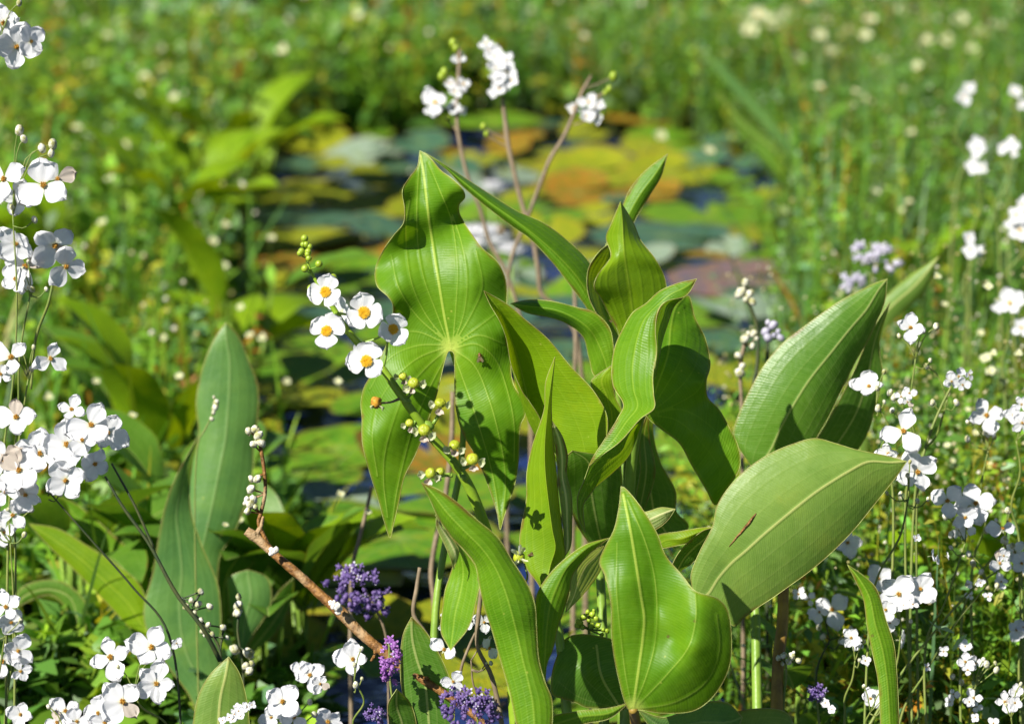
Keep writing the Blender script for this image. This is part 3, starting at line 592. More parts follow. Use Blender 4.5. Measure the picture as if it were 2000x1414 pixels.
v, f = px_tube([(1532,1120,2.0),(1530,1160,2.0),(1528,1220,2.0),(1520,1292,1.99),(1516,1450,1.98)], [11,11,12,12,13], 10, 24); link('petiole', mesh('petiole', v, f, M['stem_yellow']), uleaf)
# --- single blades and low leaves as their own small plants
pv = thing('arrowhead_plant', base(1740, 1.97), 'single upright sword-like green blade at the lower right edge of the clump', 'arrowhead plant')
Vr = [(1655,1102,0),(1670,1132,0,1677,1128,-.2,1688,1125,.2),(1686,1168,0,1698,1165,-.2,1712,1150,.2),(1694,1225,0,1710,1220,-.2,1730,1208,.2),(1703,1270,0,1724,1270,-.2,1746,1258,.2),(1715,1330,0,1733,1330,-.2,1752,1318,.2),(1721,1450,0,1740,1450,-.2,1758,1450,.2)]
leaf_part(pv, lambda mb: loft_geo(mb, Vr, 1.95, 60), ['leaf', 'rim'])
py_ = thing('arrowhead_plant', base(430, 1.97), 'low rounded leaf at the bottom edge under the dried bud stalks', 'arrowhead plant')
Yr = [(447,1282,0),(412,1315,0,440,1320,-.2,468,1315,.2),(387,1360,0,430,1365,-.2,482,1365,.3),(372,1450,0,425,1450,-.2,490,1450,.3)]
leaf_part(py_, lambda mb: loft_geo(mb, Yr, 1.98, 40), LP)
pw = thing('arrowhead_plant', base(400, 2.42), 'out-of-focus plant on the left with one tall bluish pointed leaf and lower folded leaves', 'arrowhead plant')
Wr = [(441,630,0),(420,660,0,442,662,-.2,466,657,.3),(402,699,0,448,700,-.2,486,705,.4),(388,748,.2,448,752,-.2,504,755,.5),(383,790,.2,445,800,-.2,504,810,.5),(388,850,.3,440,860,-.3,496,865,.6),(374,900,.5,428,920,-.4,494,918,.6),(356,970,.5,415,985,-.4,481,982,.6),(340,1040,.5,400,1050,-.3,455,1045,.5),(335,1110,.5,390,1100,0,430,1085,.3),(360,1200,.3,390,1200,0,420,1200,.3),(390,1300,.3)]
leaf_part(pw, lambda mb: loft_geo(mb, Wr, 2.40, 80, crease=.6, ruffle=.002, seed=31), LU, 'tall bluish leaf with drooping tip', ([(388,1200,2.41),(392,1300,2.42),(400,1560,2.42)], [8,10,12]))
W3 = [(388,850,0),(345,930,0,362,925,.5,375,915,1),(322,990,0,345,1000,.5,372,990,1.2),(308,1060,0,350,1060,.3,392,1060,1),(298,1120,0,355,1120,.2,422,1130,.8),(282,1180,0,350,1180,0,430,1170,.6),(285,1225,0,355,1240,0,432,1220,.5),(320,1290,0,370,1290,0,430,1280,.5),(370,1360,0,400,1350,0,430,1340,.3),(400,1450,0)]
leaf_part(pw, lambda mb: loft_geo(mb, W3, 2.33, 60, ruffle=.002, seed=32), LU)
W4 = [(518,1030,0),(470,1060,0,490,1062,.5,505,1062,1),(430,1088,0,460,1095,.5,496,1098,1),(425,1130,0,440,1135,.5,458,1135,1),(425,1200,0,436,1200,.5,446,1200,1),(435,1330,0)]
leaf_part(pw, lambda mb: loft_geo(mb, W4, 2.43, 40), LD)
Zl = [(484,1112,0),(447,1127,0,485,1127,0,522,1128,.3),(445,1160,0,490,1165,-.2,530,1172,.3),(450,1200,0,480,1205,-.1,514,1210,.3),(458,1240,0,475,1245,0,494,1238,.3),(466,1290,0)]
leaf_part(pw, lambda mb: loft_geo(mb, Zl, 2.36, 40), LU)
Z2 = [(574,1128,0),(545,1155,0,560,1165,.5,572,1160,1),(520,1195,0,540,1205,.5,556,1205,1),(497,1235,0,510,1245,.5,530,1245,1),(480,1280,0)]
leaf_part(pw, lambda mb: loft_geo(mb, Z2, 2.40, 30), LD)
px_ = thing('arrowhead_plant', base(285, 2.6), 'blurred plant at lower left with two broad strap leaves bending left', 'arrowhead plant')
X1 = [(56,1022,0),(112,1032,.3,100,1050,0,95,1066,.3),(165,1062,.3,150,1085,0,140,1108,.3),(222,1098,.3,200,1130,0,182,1150,.3),(272,1140,.3,245,1172,0,225,1195,.3),(290,1190,.3,270,1210,0,252,1225,.3),(300,1260,0),(300,1500,0)]
leaf_part(px_, lambda mb: loft_geo(mb, X1, 2.38, 60), LB)
X2 = [(108,965,0),(150,985,.3,140,1000,0,135,1008,.3),(205,1030,.3,192,1052,0,180,1060,.3),(262,1085,.3,245,1100,0,232,1110,.3),(292,1140,.3,275,1155,0,262,1165,.3),(300,1220,0),(305,1500,0)]
leaf_part(px_, lambda mb: loft_geo(mb, X2, 2.45, 60), LG)
X3 = [(25,1190,0),(40,1150,0,50,1162,0,60,1172,.2),(85,1132,0,95,1150,0,100,1162,.2),(130,1140,0,135,1165,0,130,1190,.2),(168,1180,0,150,1205,0,135,1225,.2),(168,1225,0,150,1240,0,140,1235,.2),(160,1300,0),(180,1500,0)]
leaf_part(px_, lambda mb: loft_geo(mb, X3, 2.42, 60), LM)
# ================================================================== flowers
def petal_mesh(name, seed, kind='round', mat='petal', n=11):
    """unit petal along +X (length 1), facing +Z"""
    rg = np.random.default_rng(seed); V = []; pu = []; pv = []
    wmax = {'round': 0.50, 'fan': 0.62, 'oval': 0.43}[kind]
    ph = rg.random(6) * 6.28; cup = 0.05 + 0.10 * rg.random(); roll = -0.05 + 0.16 * rg.random()
    for i in range(n + 1):
        t = (i / n)
        for j in range(-5, 6):
            s = j / 5
            w = wmax * (min(1, t / (0.50 if kind != 'oval' else 0.6)) ** 0.62) * math.sqrt(max(0.0, 1 - max(0, (t - 0.55) / 0.45) ** 2.4 * 0.999))
            kf = .45 if kind == 'fan' else 1
            edge = 1 + kf * (0.07 * math.sin(ph[0] + 5 * s) + 0.05 * math.sin(ph[1] + 11 * s) + .03 * math.sin(ph[4] + 19 * s))
            x = t * (edge if t > .5 else 1) - 0.10 * (s * s) * t * (1 if kind == 'fan' else .6) + 0.0
            y = w * s
            z = cup * (s * s) * t + 0.05 * t * t - roll * t ** 3 + 0.035 * math.sin(ph[2] + 7 * s + 3 * t) * t + 0.02 * math.sin(ph[3] + 15 * s) * t * t
            V.append((x, y, z)); pu.append(t); pv.append(s)
    F = []
    for i in range(n):
        for j in range(10):
            a = i * 11 + j; F.append((a, a + 1, a + 12, a + 11))
    return mesh(name, V, F, M[mat], dict(pu=pu, pv=pv))
PET = {k: [petal_mesh('petal_' + k, 40 + i, k) for i in range(4)] for k in ('round', 'fan', 'oval')}
PET['sepia'] = [petal_mesh('petal_withered', 90 + i, 'oval', 'petal_sepia') for i in range(2)]
PET['lilac'] = [petal_mesh('petal_lilac', 95 + i, 'oval', 'lilac', 4) for i in range(2)]
def dome_mesh(name, seed, n, mat, rad=0.27, h=0.17, size=0.042, low=False):
    rg = np.random.default_rng(seed); mb = MB()
    for i in range(n):
        a = i * 2.39996; r = math.sqrt((i + .5) / n); z = h * math.sqrt(max(0, 1 - r * r * .8)) + rg.normal() * .012
        c = np.array([rad * r * math.cos(a), rad * r * math.sin(a), z + 0.03]); ax = Vector((c[0], c[1], 0.25 + rg.normal() * .05))
        v, f = ball_geo(c, size * rg.uniform(.8, 1.2), 5, 3 if low else 4, 1.7, ax); mb.add(v, f)
    v, f = ball_geo((0, 0, 0.0), rad * .6, 8, 5, .4); mb.add(v, f)
    return mb.build(name, [M[mat]])
DOME = [dome_mesh('stamen_cluster', i, 72, 'stamen', .28, .16, .035) for i in range(2)]
SMALLC = [dome_mesh('flower_center', 10 + i, 12, 'stamen_brown', .11, .08, .04, True) for i in range(2)]
TINYC = [dome_mesh('flower_center', 14 + i, 9, 'stamen', .12, .08, .05, True) for i in range(2)]
def calyx_mesh(name, seed):
    mb = MB(); v, f = ball_geo((0, 0, -0.07), .13, 8, 5, .8); mb.add(v, f)
    for k in range(3):
        a = k * 2.094 + .5
        V = [(0, 0, -.03), (.18*math.cos(a-.45), .18*math.sin(a-.45), -.06), (.34*math.cos(a), .34*math.sin(a), -.10), (.18*math.cos(a+.45), .18*math.sin(a+.45), -.06)]
        mb.add(V, [(0, 1, 2, 3)])
    v, f = tube_geo([(0, 0, -.1), (.02, 0, -.35), (.06, .02, -.6)], [.05, .04, .035], 5); mb.add(v, f)
    return mb.build(name, [M['sepal']])
CALYX = [calyx_mesh('calyx', 1)]
def frame(normal, spin):
    z = Vector(normal).normalized(); q = z.to_track_quat('Z', 'X')
    return q.to_matrix().to_4x4() @ Matrix.Rotation(spin, 4, 'Z')
def view_dir(nx, ny):
    """a direction given in picture terms: nx right, ny up, the rest towards the camera"""
    nz = math.sqrt(max(0.02, 1 - nx * nx - ny * ny))
    return Vector(RIGHT * nx + UP * ny - FWD * nz)
def flower(root, px, py, D, r, n=3, spin=None, face=(0, .25), kind='fan', centre='dome', open_=0.15, label=None, skip=(), rg=random, jit=1.0):
    c = Vector(P(px, py, D)); R = r * D / FPX
    spin = rg.random() * 6.28 if spin is None else math.radians(spin)
    m = Matrix.Translation(c - root_of(root).location) @ frame(view_dir(*face), spin) @ Matrix.Scale(R, 4)
    fo = link_local('flower', CALYX[0], root, m)
    if label: fo['label'] = label
    for k in range(n):
        if k in skip: continue
        a = 2 * math.pi * k / n + rg.uniform(-.13, .13) * jit
        tilt = -(open_ + rg.uniform(-.12, .14) * jit)
        sc = rg.uniform(.92, 1.08) if centre == 'dome' else rg.uniform(.78, 1.16)
        pm = Matrix.Rotation(a, 4, 'Z') @ Matrix.Rotation(tilt, 4, 'Y') @ Matrix.Rotation(rg.uniform(-.15, .15) * jit, 4, 'X') @ Matrix.Translation((0.03, 0, .004 * k)) @ Matrix.Diagonal((sc, sc * rg.uniform(.9, 1.08), sc, 1))
        link_local('petal', rg.choice(PET['sepia'] if (centre == 'small' and rg.random() < .03) else PET[kind]), fo, pm)
    if centre == 'dome': link_local('stamen_cluster', rg.choice(DOME), fo, Matrix.Identity(4))
    elif centre == 'small': link_local('flower_center', rg.choice(SMALLC), fo, Matrix.Identity(4))
    elif centre == 'tiny': link_local('flower_center', rg.choice(TINYC), fo, Matrix.Identity(4))
    return fo

# ------------------------------------------------------------------ the main flower spike
sp_root = thing('flower_spike', base(985, 1.93), 'leaning green spike with yellow-centred three-petalled white flowers above round green fruits', 'flower spike')
path = [(597,480,1.90),(599,507,1.90),(608,532,1.90),(624,560,1.90),(648,597,1.905),(676,642,1.905),(704,676,1.905),(742,714,1.905),(772,756,1.905),(803,800,1.905),(842,852,1.91),(888,905,1.915),(914,946,1.92),(936,998,1.925),(950,1040,1.93),(985,1160,1.94),(1010,1440,1.95)]
rad = [1.5,2.2,3,4,5.5,6.5,7,7.5,8,8.5,9,9.5,10.5,11,11.5,12,13]
v, f = px_tube(path, rad, 12, 120)
# slight swellings where the whorls sit
stem = link('stem', mesh('stem', v, f, M['scape']), sp_root)
rr = random.Random(3)
flower(sp_root, 636, 571, 1.885, 37, 3, 108, (-.05, .15), open_=.12, rg=rr, label='topmost open flower of the spike')
flower(sp_root, 711, 611, 1.885, 41, 3, 127, (.02, .12), open_=.10, rg=rr)
flower(sp_root, 638, 647, 1.89, 37, 3, 65, (-.1, .15), open_=.10, rg=rr)
flower(sp_root, 767, 643, 1.895, 36, 3, 98, (.18, -.02), open_=.42, rg=rr, label='cupped flower half closed on the right of the spike')
flower(sp_root, 716, 706, 1.878, 41, 3, 100, (-.05, .18), open_=.10, rg=rr, label='lowest open flower of the spike')
flower(sp_root, 668, 610, 1.925, 34, 3, 30, (-.55, -.2), centre=None, rg=rr, label='flower facing away behind the stem')
flower(sp_root, 690, 690, 1.925, 32, 3, 170, (-.6, -.3), centre=None, rg=rr, skip=(2,))
def pedicels(root, lst, r0=2.6):
    for a, b in lst:
        v, f = px_tube([a, ((a[0]+b[0])/2 + 2, (a[1]+b[1])/2 + 3, (a[2]+b[2])/2), b], [r0, r0*.75, r0*.8], 6, 8)
        link('stalk', mesh('stalk', v, f, M['petiole']), root)
pedicels(sp_root, [((626,565,1.9),(636,572,1.89)),((660,612,1.905),(711,612,1.892)),((655,607,1.905),(640,650,1.895)),((700,672,1.905),(765,645,1.90)),((698,668,1.905),(716,706,1.884)),((748,720,1.905),(757,660,1.9))], 3)
# buds
for (x, y, r) in [(595,466,7),(598,478,6.5),(602,492,6.5),(589,491,6.5),(605,482,5.5),(601,497,6),(596,525,7.5),(623,516,7.2),(651,543,7.8),(608,564,8),(592,478,5.5),(586,495,6),(603,505,6)]:
    v, f = ball_geo(P(x, y, 1.895), r*1.9/FPX*1.05, 10, 8, 1.05, (0, -.5, .8), seed=int(x+y), bump=.01)
    b = link('bud', mesh('bud', v, f, M['bud']), sp_root)
    sx, sy = min(path[:6], key=lambda q: abs(q[1] - y - 8))[:2]
    v, f = px_tube([(sx, y + 9, 1.9), ((sx+x)/2, y + 7, 1.898), (x, y + 2, 1.896)], [1.6,1.5,1.8], 5, 6)
    link('stalk', mesh('stalk', v, f, M['petiole']), b)
# fruits with dried sepals
def fruit(root, x, y, D, r, frm=None, seed=0, sep=3, dirn=(0, .4)):
    rg2 = random.Random(seed); axis = view_dir(*dirn)
    v, f = ball_geo(P(x, y, D), r*.93*D/FPX, 18, 12, .80, axis, bump=.03, seed=seed, dimple=.22)
    o = link('fruit', mesh('fruit', v, f, M['fruit']), root)
    for k in range(sep):
        a = rg2.uniform(0, 6.28) if sep > 3 else math.radians(200 + 70*k + rg2.uniform(-20, 20))
        L = r * rg2.uniform(1.0, 1.5); cx, cy = x + .75*r*math.cos(a), y - .75*r*math.sin(a)
        mb = MB(); tx, ty = cx + L*math.cos(a), cy - L*math.sin(a); nx, ny = -math.sin(a), -math.cos(a); w = r*.7
        loft_geo(mb, [(cx, cy, .1), ((cx*.65+tx*.35)+nx*w*.8, (cy*.65+ty*.35)+ny*w*.8, -.2, cx*.65+tx*.35, cy*.65+ty*.35, .2, (cx*.65+tx*.35)-nx*w*.8, (cy*.65+ty*.35)-ny*w*.8, -.1),
            ((cx*.3+tx*.7)+nx*w, (cy*.3+ty*.7)+ny*w, -.4, cx*.3+tx*.7, cy*.3+ty*.7, .1, (cx*.3+tx*.7)-nx*w, (cy*.3+ty*.7)-ny*w, 0), (tx, ty, -.3)], D, 12, ruffle=.0008, rf=12, seed=seed+k, rim=False)
        link('sepal', mb.build('sepal', [M['sepal'] if k % 2 == 0 else M['petal_sepia']]), o)
    if frm:
        v, f = px_tube([frm, ((frm[0]+x)/2+3, (frm[1]+y)/2+4, frm[2]), (x, y+r*.6, D)], [4, 3.2, 3.6], 7, 10)
        link('stalk', mesh('stalk', v, f, M['petiole']), o)
fruit(sp_root, 787, 735, 1.893, 9, (790,770,1.905), 1)
fruit(sp_root, 808, 748, 1.887, 12, (796,776,1.905), 2)
fruit(sp_root, 860, 787, 1.893, 12, (846,828,1.905), 3, dirn=(.2,.8))
fruit(sp_root, 829, 840, 1.882, 13.5, (800,822,1.905), 4)
fruit(sp_root, 800, 826, 1.895, 9, (812,822,1.905), 5, 2)
fruit(sp_root, 888, 869, 1.893, 12, (880,902,1.91), 6, dirn=(0,.8))
fruit(sp_root, 923, 897, 1.885, 13.5, (902,916,1.913), 7)
fruit(sp_root, 841, 924, 1.885, 12, (880,926,1.914), 8, dirn=(-.6,.2))
fruit(sp_root, 860, 921, 1.89, 9, (884,928,1.914), 9, 2)
fo = link('withered_flower', (lambda g: mesh('withered_flower', g[0], g[1], M['stamen_brown']))(ball_geo(P(735, 786, 1.89), .0036, 10, 8, 1.25, (-.3,-.5,.6), bump=.14)), sp_root)
v, f = px_tube([(786,776,1.905),(765,785,1.90),(745,787,1.893),(738,787,1.891)], [3.5,2.2,2.2,2], 6, 10); link('stalk', mesh('stalk', v, f, M['stem_brown']), fo)
for (tx, ty) in ((726, 800), (747, 803)):
    mb = MB(); loft_geo(mb, [(736,790,0),(tx-4,ty-7,0,tx,ty-7,-.2,tx+4,ty-7,0),(tx,ty,0)], 1.888, 8, rim=False); link('sepal', mb.build('sepal', [M['sepal']]), fo)
# whorl bract rings
for (x, y, D) in [(793,781,1.905),(838,830,1.908),(905,930,1.916)]:
    v, f = ball_geo(P(x, y, D), .0042, 10, 6, .55, (.5, -.1, .8), bump=.03, seed=int(x)); link('bract', mesh('bract', v, f, M['petiole']), sp_root)

# ------------------------------------------------------------------ clusters of small white flowers
def stem_to(root, pts, r, mat='stem_thin', name='stem', sides=6, n=20):
    v, f = px_tube(pts, r, sides, n); return link(name, mesh(name, v, f, M[mat]), root)
def cluster(label, hub, foot, flowers, D, group=None, buds=(), n=(3, 4, 4), kind='round', centre='small', seed=0, cat='white flowers', r_st=2.1, mat='stem_thin', extra=()):
    rg = random.Random(seed)
    fx, fy = foot; bp = P(fx, 1400, D + .02)
    root = thing('white_flower_cluster', (bp[0], bp[1], 0), label, cat, group)
    bot = G_at(fx, D)
    k1, k2, k3 = rg.uniform(-16, 16), rg.uniform(-16, 16), rg.uniform(-40, 40)
    stem_to(root, [(hub[0], hub[1], D), ((hub[0]*2+fx)/3+k1, (hub[1]*2+fy)/3, D+.004), ((hub[0]+fx*2)/3+k2, (hub[1]+fy*2)/3, D+.01), (fx, fy, D+.015), (bot[0]+k3, bot[1], bot[2])], [r_st*.7, r_st, r_st, r_st*1.2, r_st*1.5], mat, n=40)
    for q in flowers:
        x, y, r = q[:3]; face = q[3] if len(q) > 3 else ((x - hub[0]) / 160 + rg.uniform(-.22, .22), .15 + rg.uniform(-.2, .25))
        dz = rg.uniform(-.018, .012)
        fo = flower(root, x, y, D + dz, r*1.02, rg.choice(n), None, face, kind if rg.random() > .25 else 'oval', centre, .10, rg=rg, jit=1.4)
        hx, hy = hub; sx = hx + (x - hx) * .1; sy = max(hy, y + 12)
        v, f = px_tube([(sx, sy + 18, D), ((sx + x) / 2, (sy + y) / 2 + 12, D + .006), (x, y + 1, D + dz + .004)], [1.7, 1.3, 1.5], 5, 8)
        link('stalk', mesh('stalk', v, f, M[mat]), fo)
    if r_st > 1.7 and D < 2.3:
        buds = list(buds) + [(hub[0] + rg.uniform(-45, 45), hub[1] - rg.uniform(-10, 70), rg.uniform(3.5, 6.5)) for _ in range(rg.choice((3, 4, 6)))]
    for (x, y, r) in buds:
        v, f = ball_geo(P(x, y, D), r * D / FPX, 8, 6, 1.35, (rg.uniform(-.4,.4), -.2, .8), bump=.03, seed=abs(int(x))); b = link('bud', mesh('bud', v, f, M['bud_pale']), root)
        v, f = px_tube([(hub[0], max(hub[1], y+12), D), ((hub[0]+x)/2, y + 16, D), (x, y, D)], [1.6,1.2,1.4], 5, 6); link('stalk', mesh('stalk', v, f, M[mat]), b)
    for e in extra: stem_to(root, e[0], e[1], e[2] if len(e) > 2 else mat, 'branch')
    return root
def G_at(px, D):
    """picture point (px, py, D) that lies on the ground plane z = 0 at depth D"""
    # z = cam.z + FWD.z*D - UP.z*(py-707)/FPX*D = 0
    py = 707 + (CAMV[2] + FWD[2] * D) / (UP[2] * D / FPX)
    return (px, py + 2, D)
LG_ = 'clusters of small white flowers at the left edge'
cluster('white flower head cut by the top left corner, seen partly from behind', (5,60), (-40,420), [(32,92,42,(.35,-.15)),(8,45,44,(-.2,-.3)),(60,82,30,(.6,.1))], 2.03, LG_, seed=1)
cluster('bright white flower pair under two pale buds on the left edge', (25,420), (5,900), [(85,362,50,(.05,.15)),(8,350,46,(-.2,.1)),(36,385,34,(0,-.2)),(112,350,34,(.3,.2))], 2.02, LG_, [(38,255,9),(47,272,7),(82,290,8),(103,282,9),(100,300,7)], seed=2)
cluster('shaded bluish-white flowers below the bright pair on the left edge', (60,570), (20,950), [(32,475,36,(-.1,-.5)),(50,520,46,(0,-.1)),(108,478,48,(.1,-.55)),(128,520,42,(.5,-.35)),(30,545,30,(-.1,.2))], 2.03, LG_, seed=3, extra=[([(105,540,2.03),(95,590,2.03),(70,660,2.04),(60,760,2.04)], [2.5,2.8,3,3])])
cluster('two white flowers side by side halfway down the left edge', (55,740), (30,1080), [(22,698,46,(-.05,.2)),(98,700,36,(.45,.1)),(2,730,26,(-.3,-.2))], 2.02, LG_, seed=4)
cluster('largest dense cluster of white flowers on the left edge', (95,960), (330,1240), [(32,815,42,(-.1,.25)),(140,800,32,(0,.4)),(178,830,44,(.1,.25)),(210,845,38,(.45,0)),(78,886,44,(-.05,.2)),(130,868,46,(.05,.15)),(38,918,44,(-.15,.1)),(128,938,40,(.1,-.1)),(185,905,36,(.4,-.35)),(8,900,40,(-.3,0)),(50,965,34,(0,-.45)),(10,960,30,(-.3,-.2)),(160,860,34,(.2,.4))], 2.01, LG_, seed=5,
   extra=[([(205,930,2.02),(240,990,2.02),(290,1060,2.02),(345,1160,2.02),(395,1225,2.02),(430,1290,2.03)], [2.2,3,3.4,4,4.5,5], 'stem_dark'),([(218,905,2.02),(262,985,2.02),(300,1070,2.02)], [2,2.6,3], 'stem_dark')], mat='stem_dark')
cluster('small white flowers hanging under the dense cluster at the left edge', (20,1060), (10,1400), [(25,1005,34,(.1,-.2)),(8,1040,30,(-.2,0)),(40,985,24,(.4,-.2))], 2.03, LG_, seed=6)
cluster('white flowers in the lower left edge above the corner', (10,1240), (0,1420), [(12,1185,34,(-.1,.2)),(22,1215,26,(.3,-.2)),(35,1270,32,(.2,-.3)),(5,1290,38,(-.1,-.2)),(40,1310,24,(.2,-.2)),(40,1395,26,(0,.2))], 2.02, LG_, seed=7)
LB_ = 'clusters of small white flowers along the bottom'
cluster('group of four white flowers with ochre centres at the bottom left', (262,1350), (330,1440), [(216,1283,46,(-.1,.2)),(296,1264,46,(.05,.3)),(305,1334,40,(.2,.05)),(240,1370,48,(0,.15)),(192,1392,32,(-.3,0)),(205,1410,30,(-.1,-.1)),(345,1256,11,(.2,0))], 2.02, LB_, n=(4,5), seed=8)
cluster('small white flower head in the bottom left corner', (130,1440), (140,1470), [(128,1388,32,(0,.2)),(112,1410,30,(-.2,.1)),(150,1408,26,(.2,.1))], 2.02, LB_, seed=9)
cluster('white flower cluster at the bottom edge left of the single flower', (575,1430), (600,1480), [(552,1370,40,(-.05,.2)),(605,1318,32,(.05,.25)),(625,1335,20,(.3,0)),(588,1305,18,(-.1,.3)),(640,1408,34,(.2,-.3)),(575,1400,28,(0,0)),(530,1400,22,(-.2,0))], 2.0, LB_, seed=10)
cluster('row of tiny white blossoms in front of the rounded leaf at the bottom', (500,1440), (520,1470), [(435,1406,9),(448,1400,10),(458,1394,11),(466,1388,11),(474,1384,11),(483,1380,10),(492,1376,9),(455,1404,9),(470,1398,9),(462,1380,8)], 1.93, LB_, seed=11, n=(4,), r_st=1.6)
cluster('single four-petalled white flower beside the brown twig', (692,1330), (705,1450), [(689,1287,33,(0,.1))], 1.96, LB_, seed=22, n=(4,))
cluster('loose white petals and dried stalks between the purple flowers and the long blade', (920,1290), (960,1440), [(868,1268,30,(-.3,.1)),(905,1222,20,(.1,.2)),(872,1225,16,(-.2,.1)),(885,1330,22,(0,-.2)),(945,1215,22,(.4,.1)),(955,1265,26,(.5,-.1)),(888,1200,24,(-.2,-.6))], 1.90, LB_, seed=13, n=(2,3), mat='stem_brown',
   extra=[([(928,1235,1.9),(915,1265,1.9),(900,1310,1.9),(905,1400,1.91)], [2,3,3,3], 'stem_brown'),([(940,1150,1.9),(935,1200,1.9),(932,1260,1.9),(960,1320,1.9),(985,1440,1.9)], [4,5,4,5,6], 'stem_brown')])
# right side
RG_ = 'white flowers in the thicket on the right'
cluster('lone white flower standing highest on a thin stalk at the right', (1788,700), (1790,1000), [(1778,640,31,(0,.15))], 2.08, RG_, seed=21, n=(4,), centre='small')
cluster('white flower in side view left of the lone tall one, beside the upper oval leaf', (1712,790), (1740,930), [(1697,756,33,(-.1,.75))], 2.06, RG_, seed=22, n=(4,))
cluster('half-open small white blossoms just below the lone tall flower', (1768,800), (1770,960), [(1760,775,15),(1776,768,15),(1772,785,12)], 2.07, RG_, seed=23, n=(3,))
cluster('two small round white blossoms on a slanted stalk', (1850,780), (1800,890), [(1858,745,17),(1872,735,18),(1880,752,15),(1893,732,12)], 2.10, RG_, seed=24, n=(3,), extra=[([(1858,755,2.1),(1840,790,2.1),(1815,850,2.1),(1800,900,2.1)],[2,2.4,2.8,3])])
cluster('white flower with four petals and a long lower one, at right middle', (1930,880), (1900,1100), [(1926,811,36,(.05,.1))], 2.14, RG_, seed=25, n=(4,), kind='oval')
cluster('large white flower pair nearest the tip of the brown-streaked leaf', (1775,970), (1700,1200), [(1764,842,42,(0,.15)),(1735,885,24,(-.3,-.3)),(1792,922,40,(.1,.1)),(1745,905,18,(-.2,0))], 2.0, RG_, seed=26)
cluster('row of three white flowers beneath the streaked leaf tip', (1885,1060), (1810,1250), [(1850,978,36,(-.05,.1)),(1905,983,38,(.05,.15)),(1885,1010,26,(0,-.1)),(1888,1032,20,(0,-.3)),(1875,1040,18,(-.1,-.3))], 2.05, RG_, seed=27)
cluster('closed white flower shaped like a folded shell', (1965,1060), (1880,1200), [(1958,1032,28,(.2,.5))], 2.08, RG_, seed=28, n=(2,))
cluster('white flower cluster right of the sword-like blade', (1760,1220), (1740,1400), [(1755,1160,38,(-.05,.15)),(1797,1150,30,(.3,.1)),(1730,1190,24,(-.2,-.2)),(1738,1215,20,(-.1,-.3)),(1765,1182,18),(1783,1180,12)], 2.02, RG_, seed=29)
cluster('small white blossoms between the oval leaf and the sword-like blade', (1670,1290), (1650,1400), [(1662,1245,20),(1674,1256,14),(1655,1252,12),(1690,1290,12)], 2.02, RG_, seed=30)
cluster('bluish-white flowers in the shade under the streaked leaf', (1620,1250), (1600,1400), [(1625,1190,34,(-.1,.2)),(1600,1195,20),(1580,1170,16),(1655,1060,30,(.1,.3)),(1560,1160,14),(1590,1200,14),(1715,1130,26,(.1,.3)),(1760,1250,18)], 2.14, RG_, seed=31, mat='stem_dark')
cluster('white blossoms on a slanting stalk near the right edge', (1930,1140), (1760,1400), [(1952,1100,22),(1960,1085,14),(1955,1136,15),(1930,1165,10),(1915,1138,10),(1895,1163,10),(1893,1140,8)], 2.06, RG_, seed=32, n=(3,4), extra=[([(1955,1110,2.06),(1900,1150,2.06),(1820,1240,2.06),(1750,1330,2.05),(1690,1430,2.04)],[1.6,2.2,2.6,3,3.4],'stem_thin')])
cluster('white flowers touching the right edge below the middle', (1990,1120), (1990,1300), [(1982,1078,24),(1995,1100,24),(1985,1230,20),(1998,1225,16)], 2.1, RG_, seed=33)
cluster('lower right cluster of white and pale lilac blossoms', (1905,1340), (1880,1460), [(1885,1292,20),(1905,1295,18),(1890,1308,14),(1885,1262,12),(1843,1272,12),(1902,1362,18),(1862,1355,12),(1855,1370,12),(1893,1370,12),(1908,1380,10)], 2.04, RG_, seed=34)
cluster('pale flower pair in the bottom right corner', (1975,1400), (1980,1460), [(1962,1370,22),(1982,1372,16),(1985,1350,14),(1905,1400,9),(1940,1412,12)], 2.0, RG_, seed=35)
cluster('ragged white flower beside the foot of the sword-like blade', (1700,1390), (1690,1450), [(1700,1364,20,(.1,.4)),(1612,1372,11),(1625,1385,9),(1810,1302,10),(1820,1085,14),(1830,1095,10),(1850,1085,8),(1790,1050,9)], 1.99, RG_, seed=36, n=(4,5))
cluster('white flowers by the right edge at leaf-tip height', (1985,860), (1990,1050), [(1980,812,22),(1996,826,22),(1995,790,16)], 2.12, RG_, seed=37)
# mildly blurred ones higher up on the right
RB_ = 'blurred white flowers higher on the right'
for i, (lab, D, fl) in enumerate([
  ('blurred white flower trio at the right edge above the lone tall flower', 2.55, [(1972,592,27),(1995,640,20),(1950,600,14)]),
  ('blurred white pair at the right, beneath the big edge cluster', 2.7, [(1895,488,16),(1893,465,12),(1908,490,12)]),
  ('big blurred white cluster at the right edge, a third of the way down', 2.75, [(1985,420,22),(1992,450,24),(1978,440,16),(1998,400,16)]),
  ('out-of-focus round white heads left of the right edge, upper part', 3.0, [(1910,290,19),(1900,325,16),(1918,328,14),(1908,280,14)]),
  ('blurred oblong white blossom close to the right edge, upper part', 3.0, [(1960,288,14),(1975,282,15),(1980,300,8)]),
  ('blurred pair of cream heads in the upper right', 3.3, [(1882,190,16),(1892,172,13)]),
  ('blurred white heads at the right edge near the top', 3.3, [(1982,178,15),(1996,205,12)])]):
    cluster(lab, (fl[0][0], fl[0][1] + 30), (fl[0][0] - 10, fl[0][1] + 160), [(a, b, c, (random.uniform(-.2,.2), .2)) for a, b, c in fl], D, RB_, seed=50 + i, n=(4,), centre='tiny')

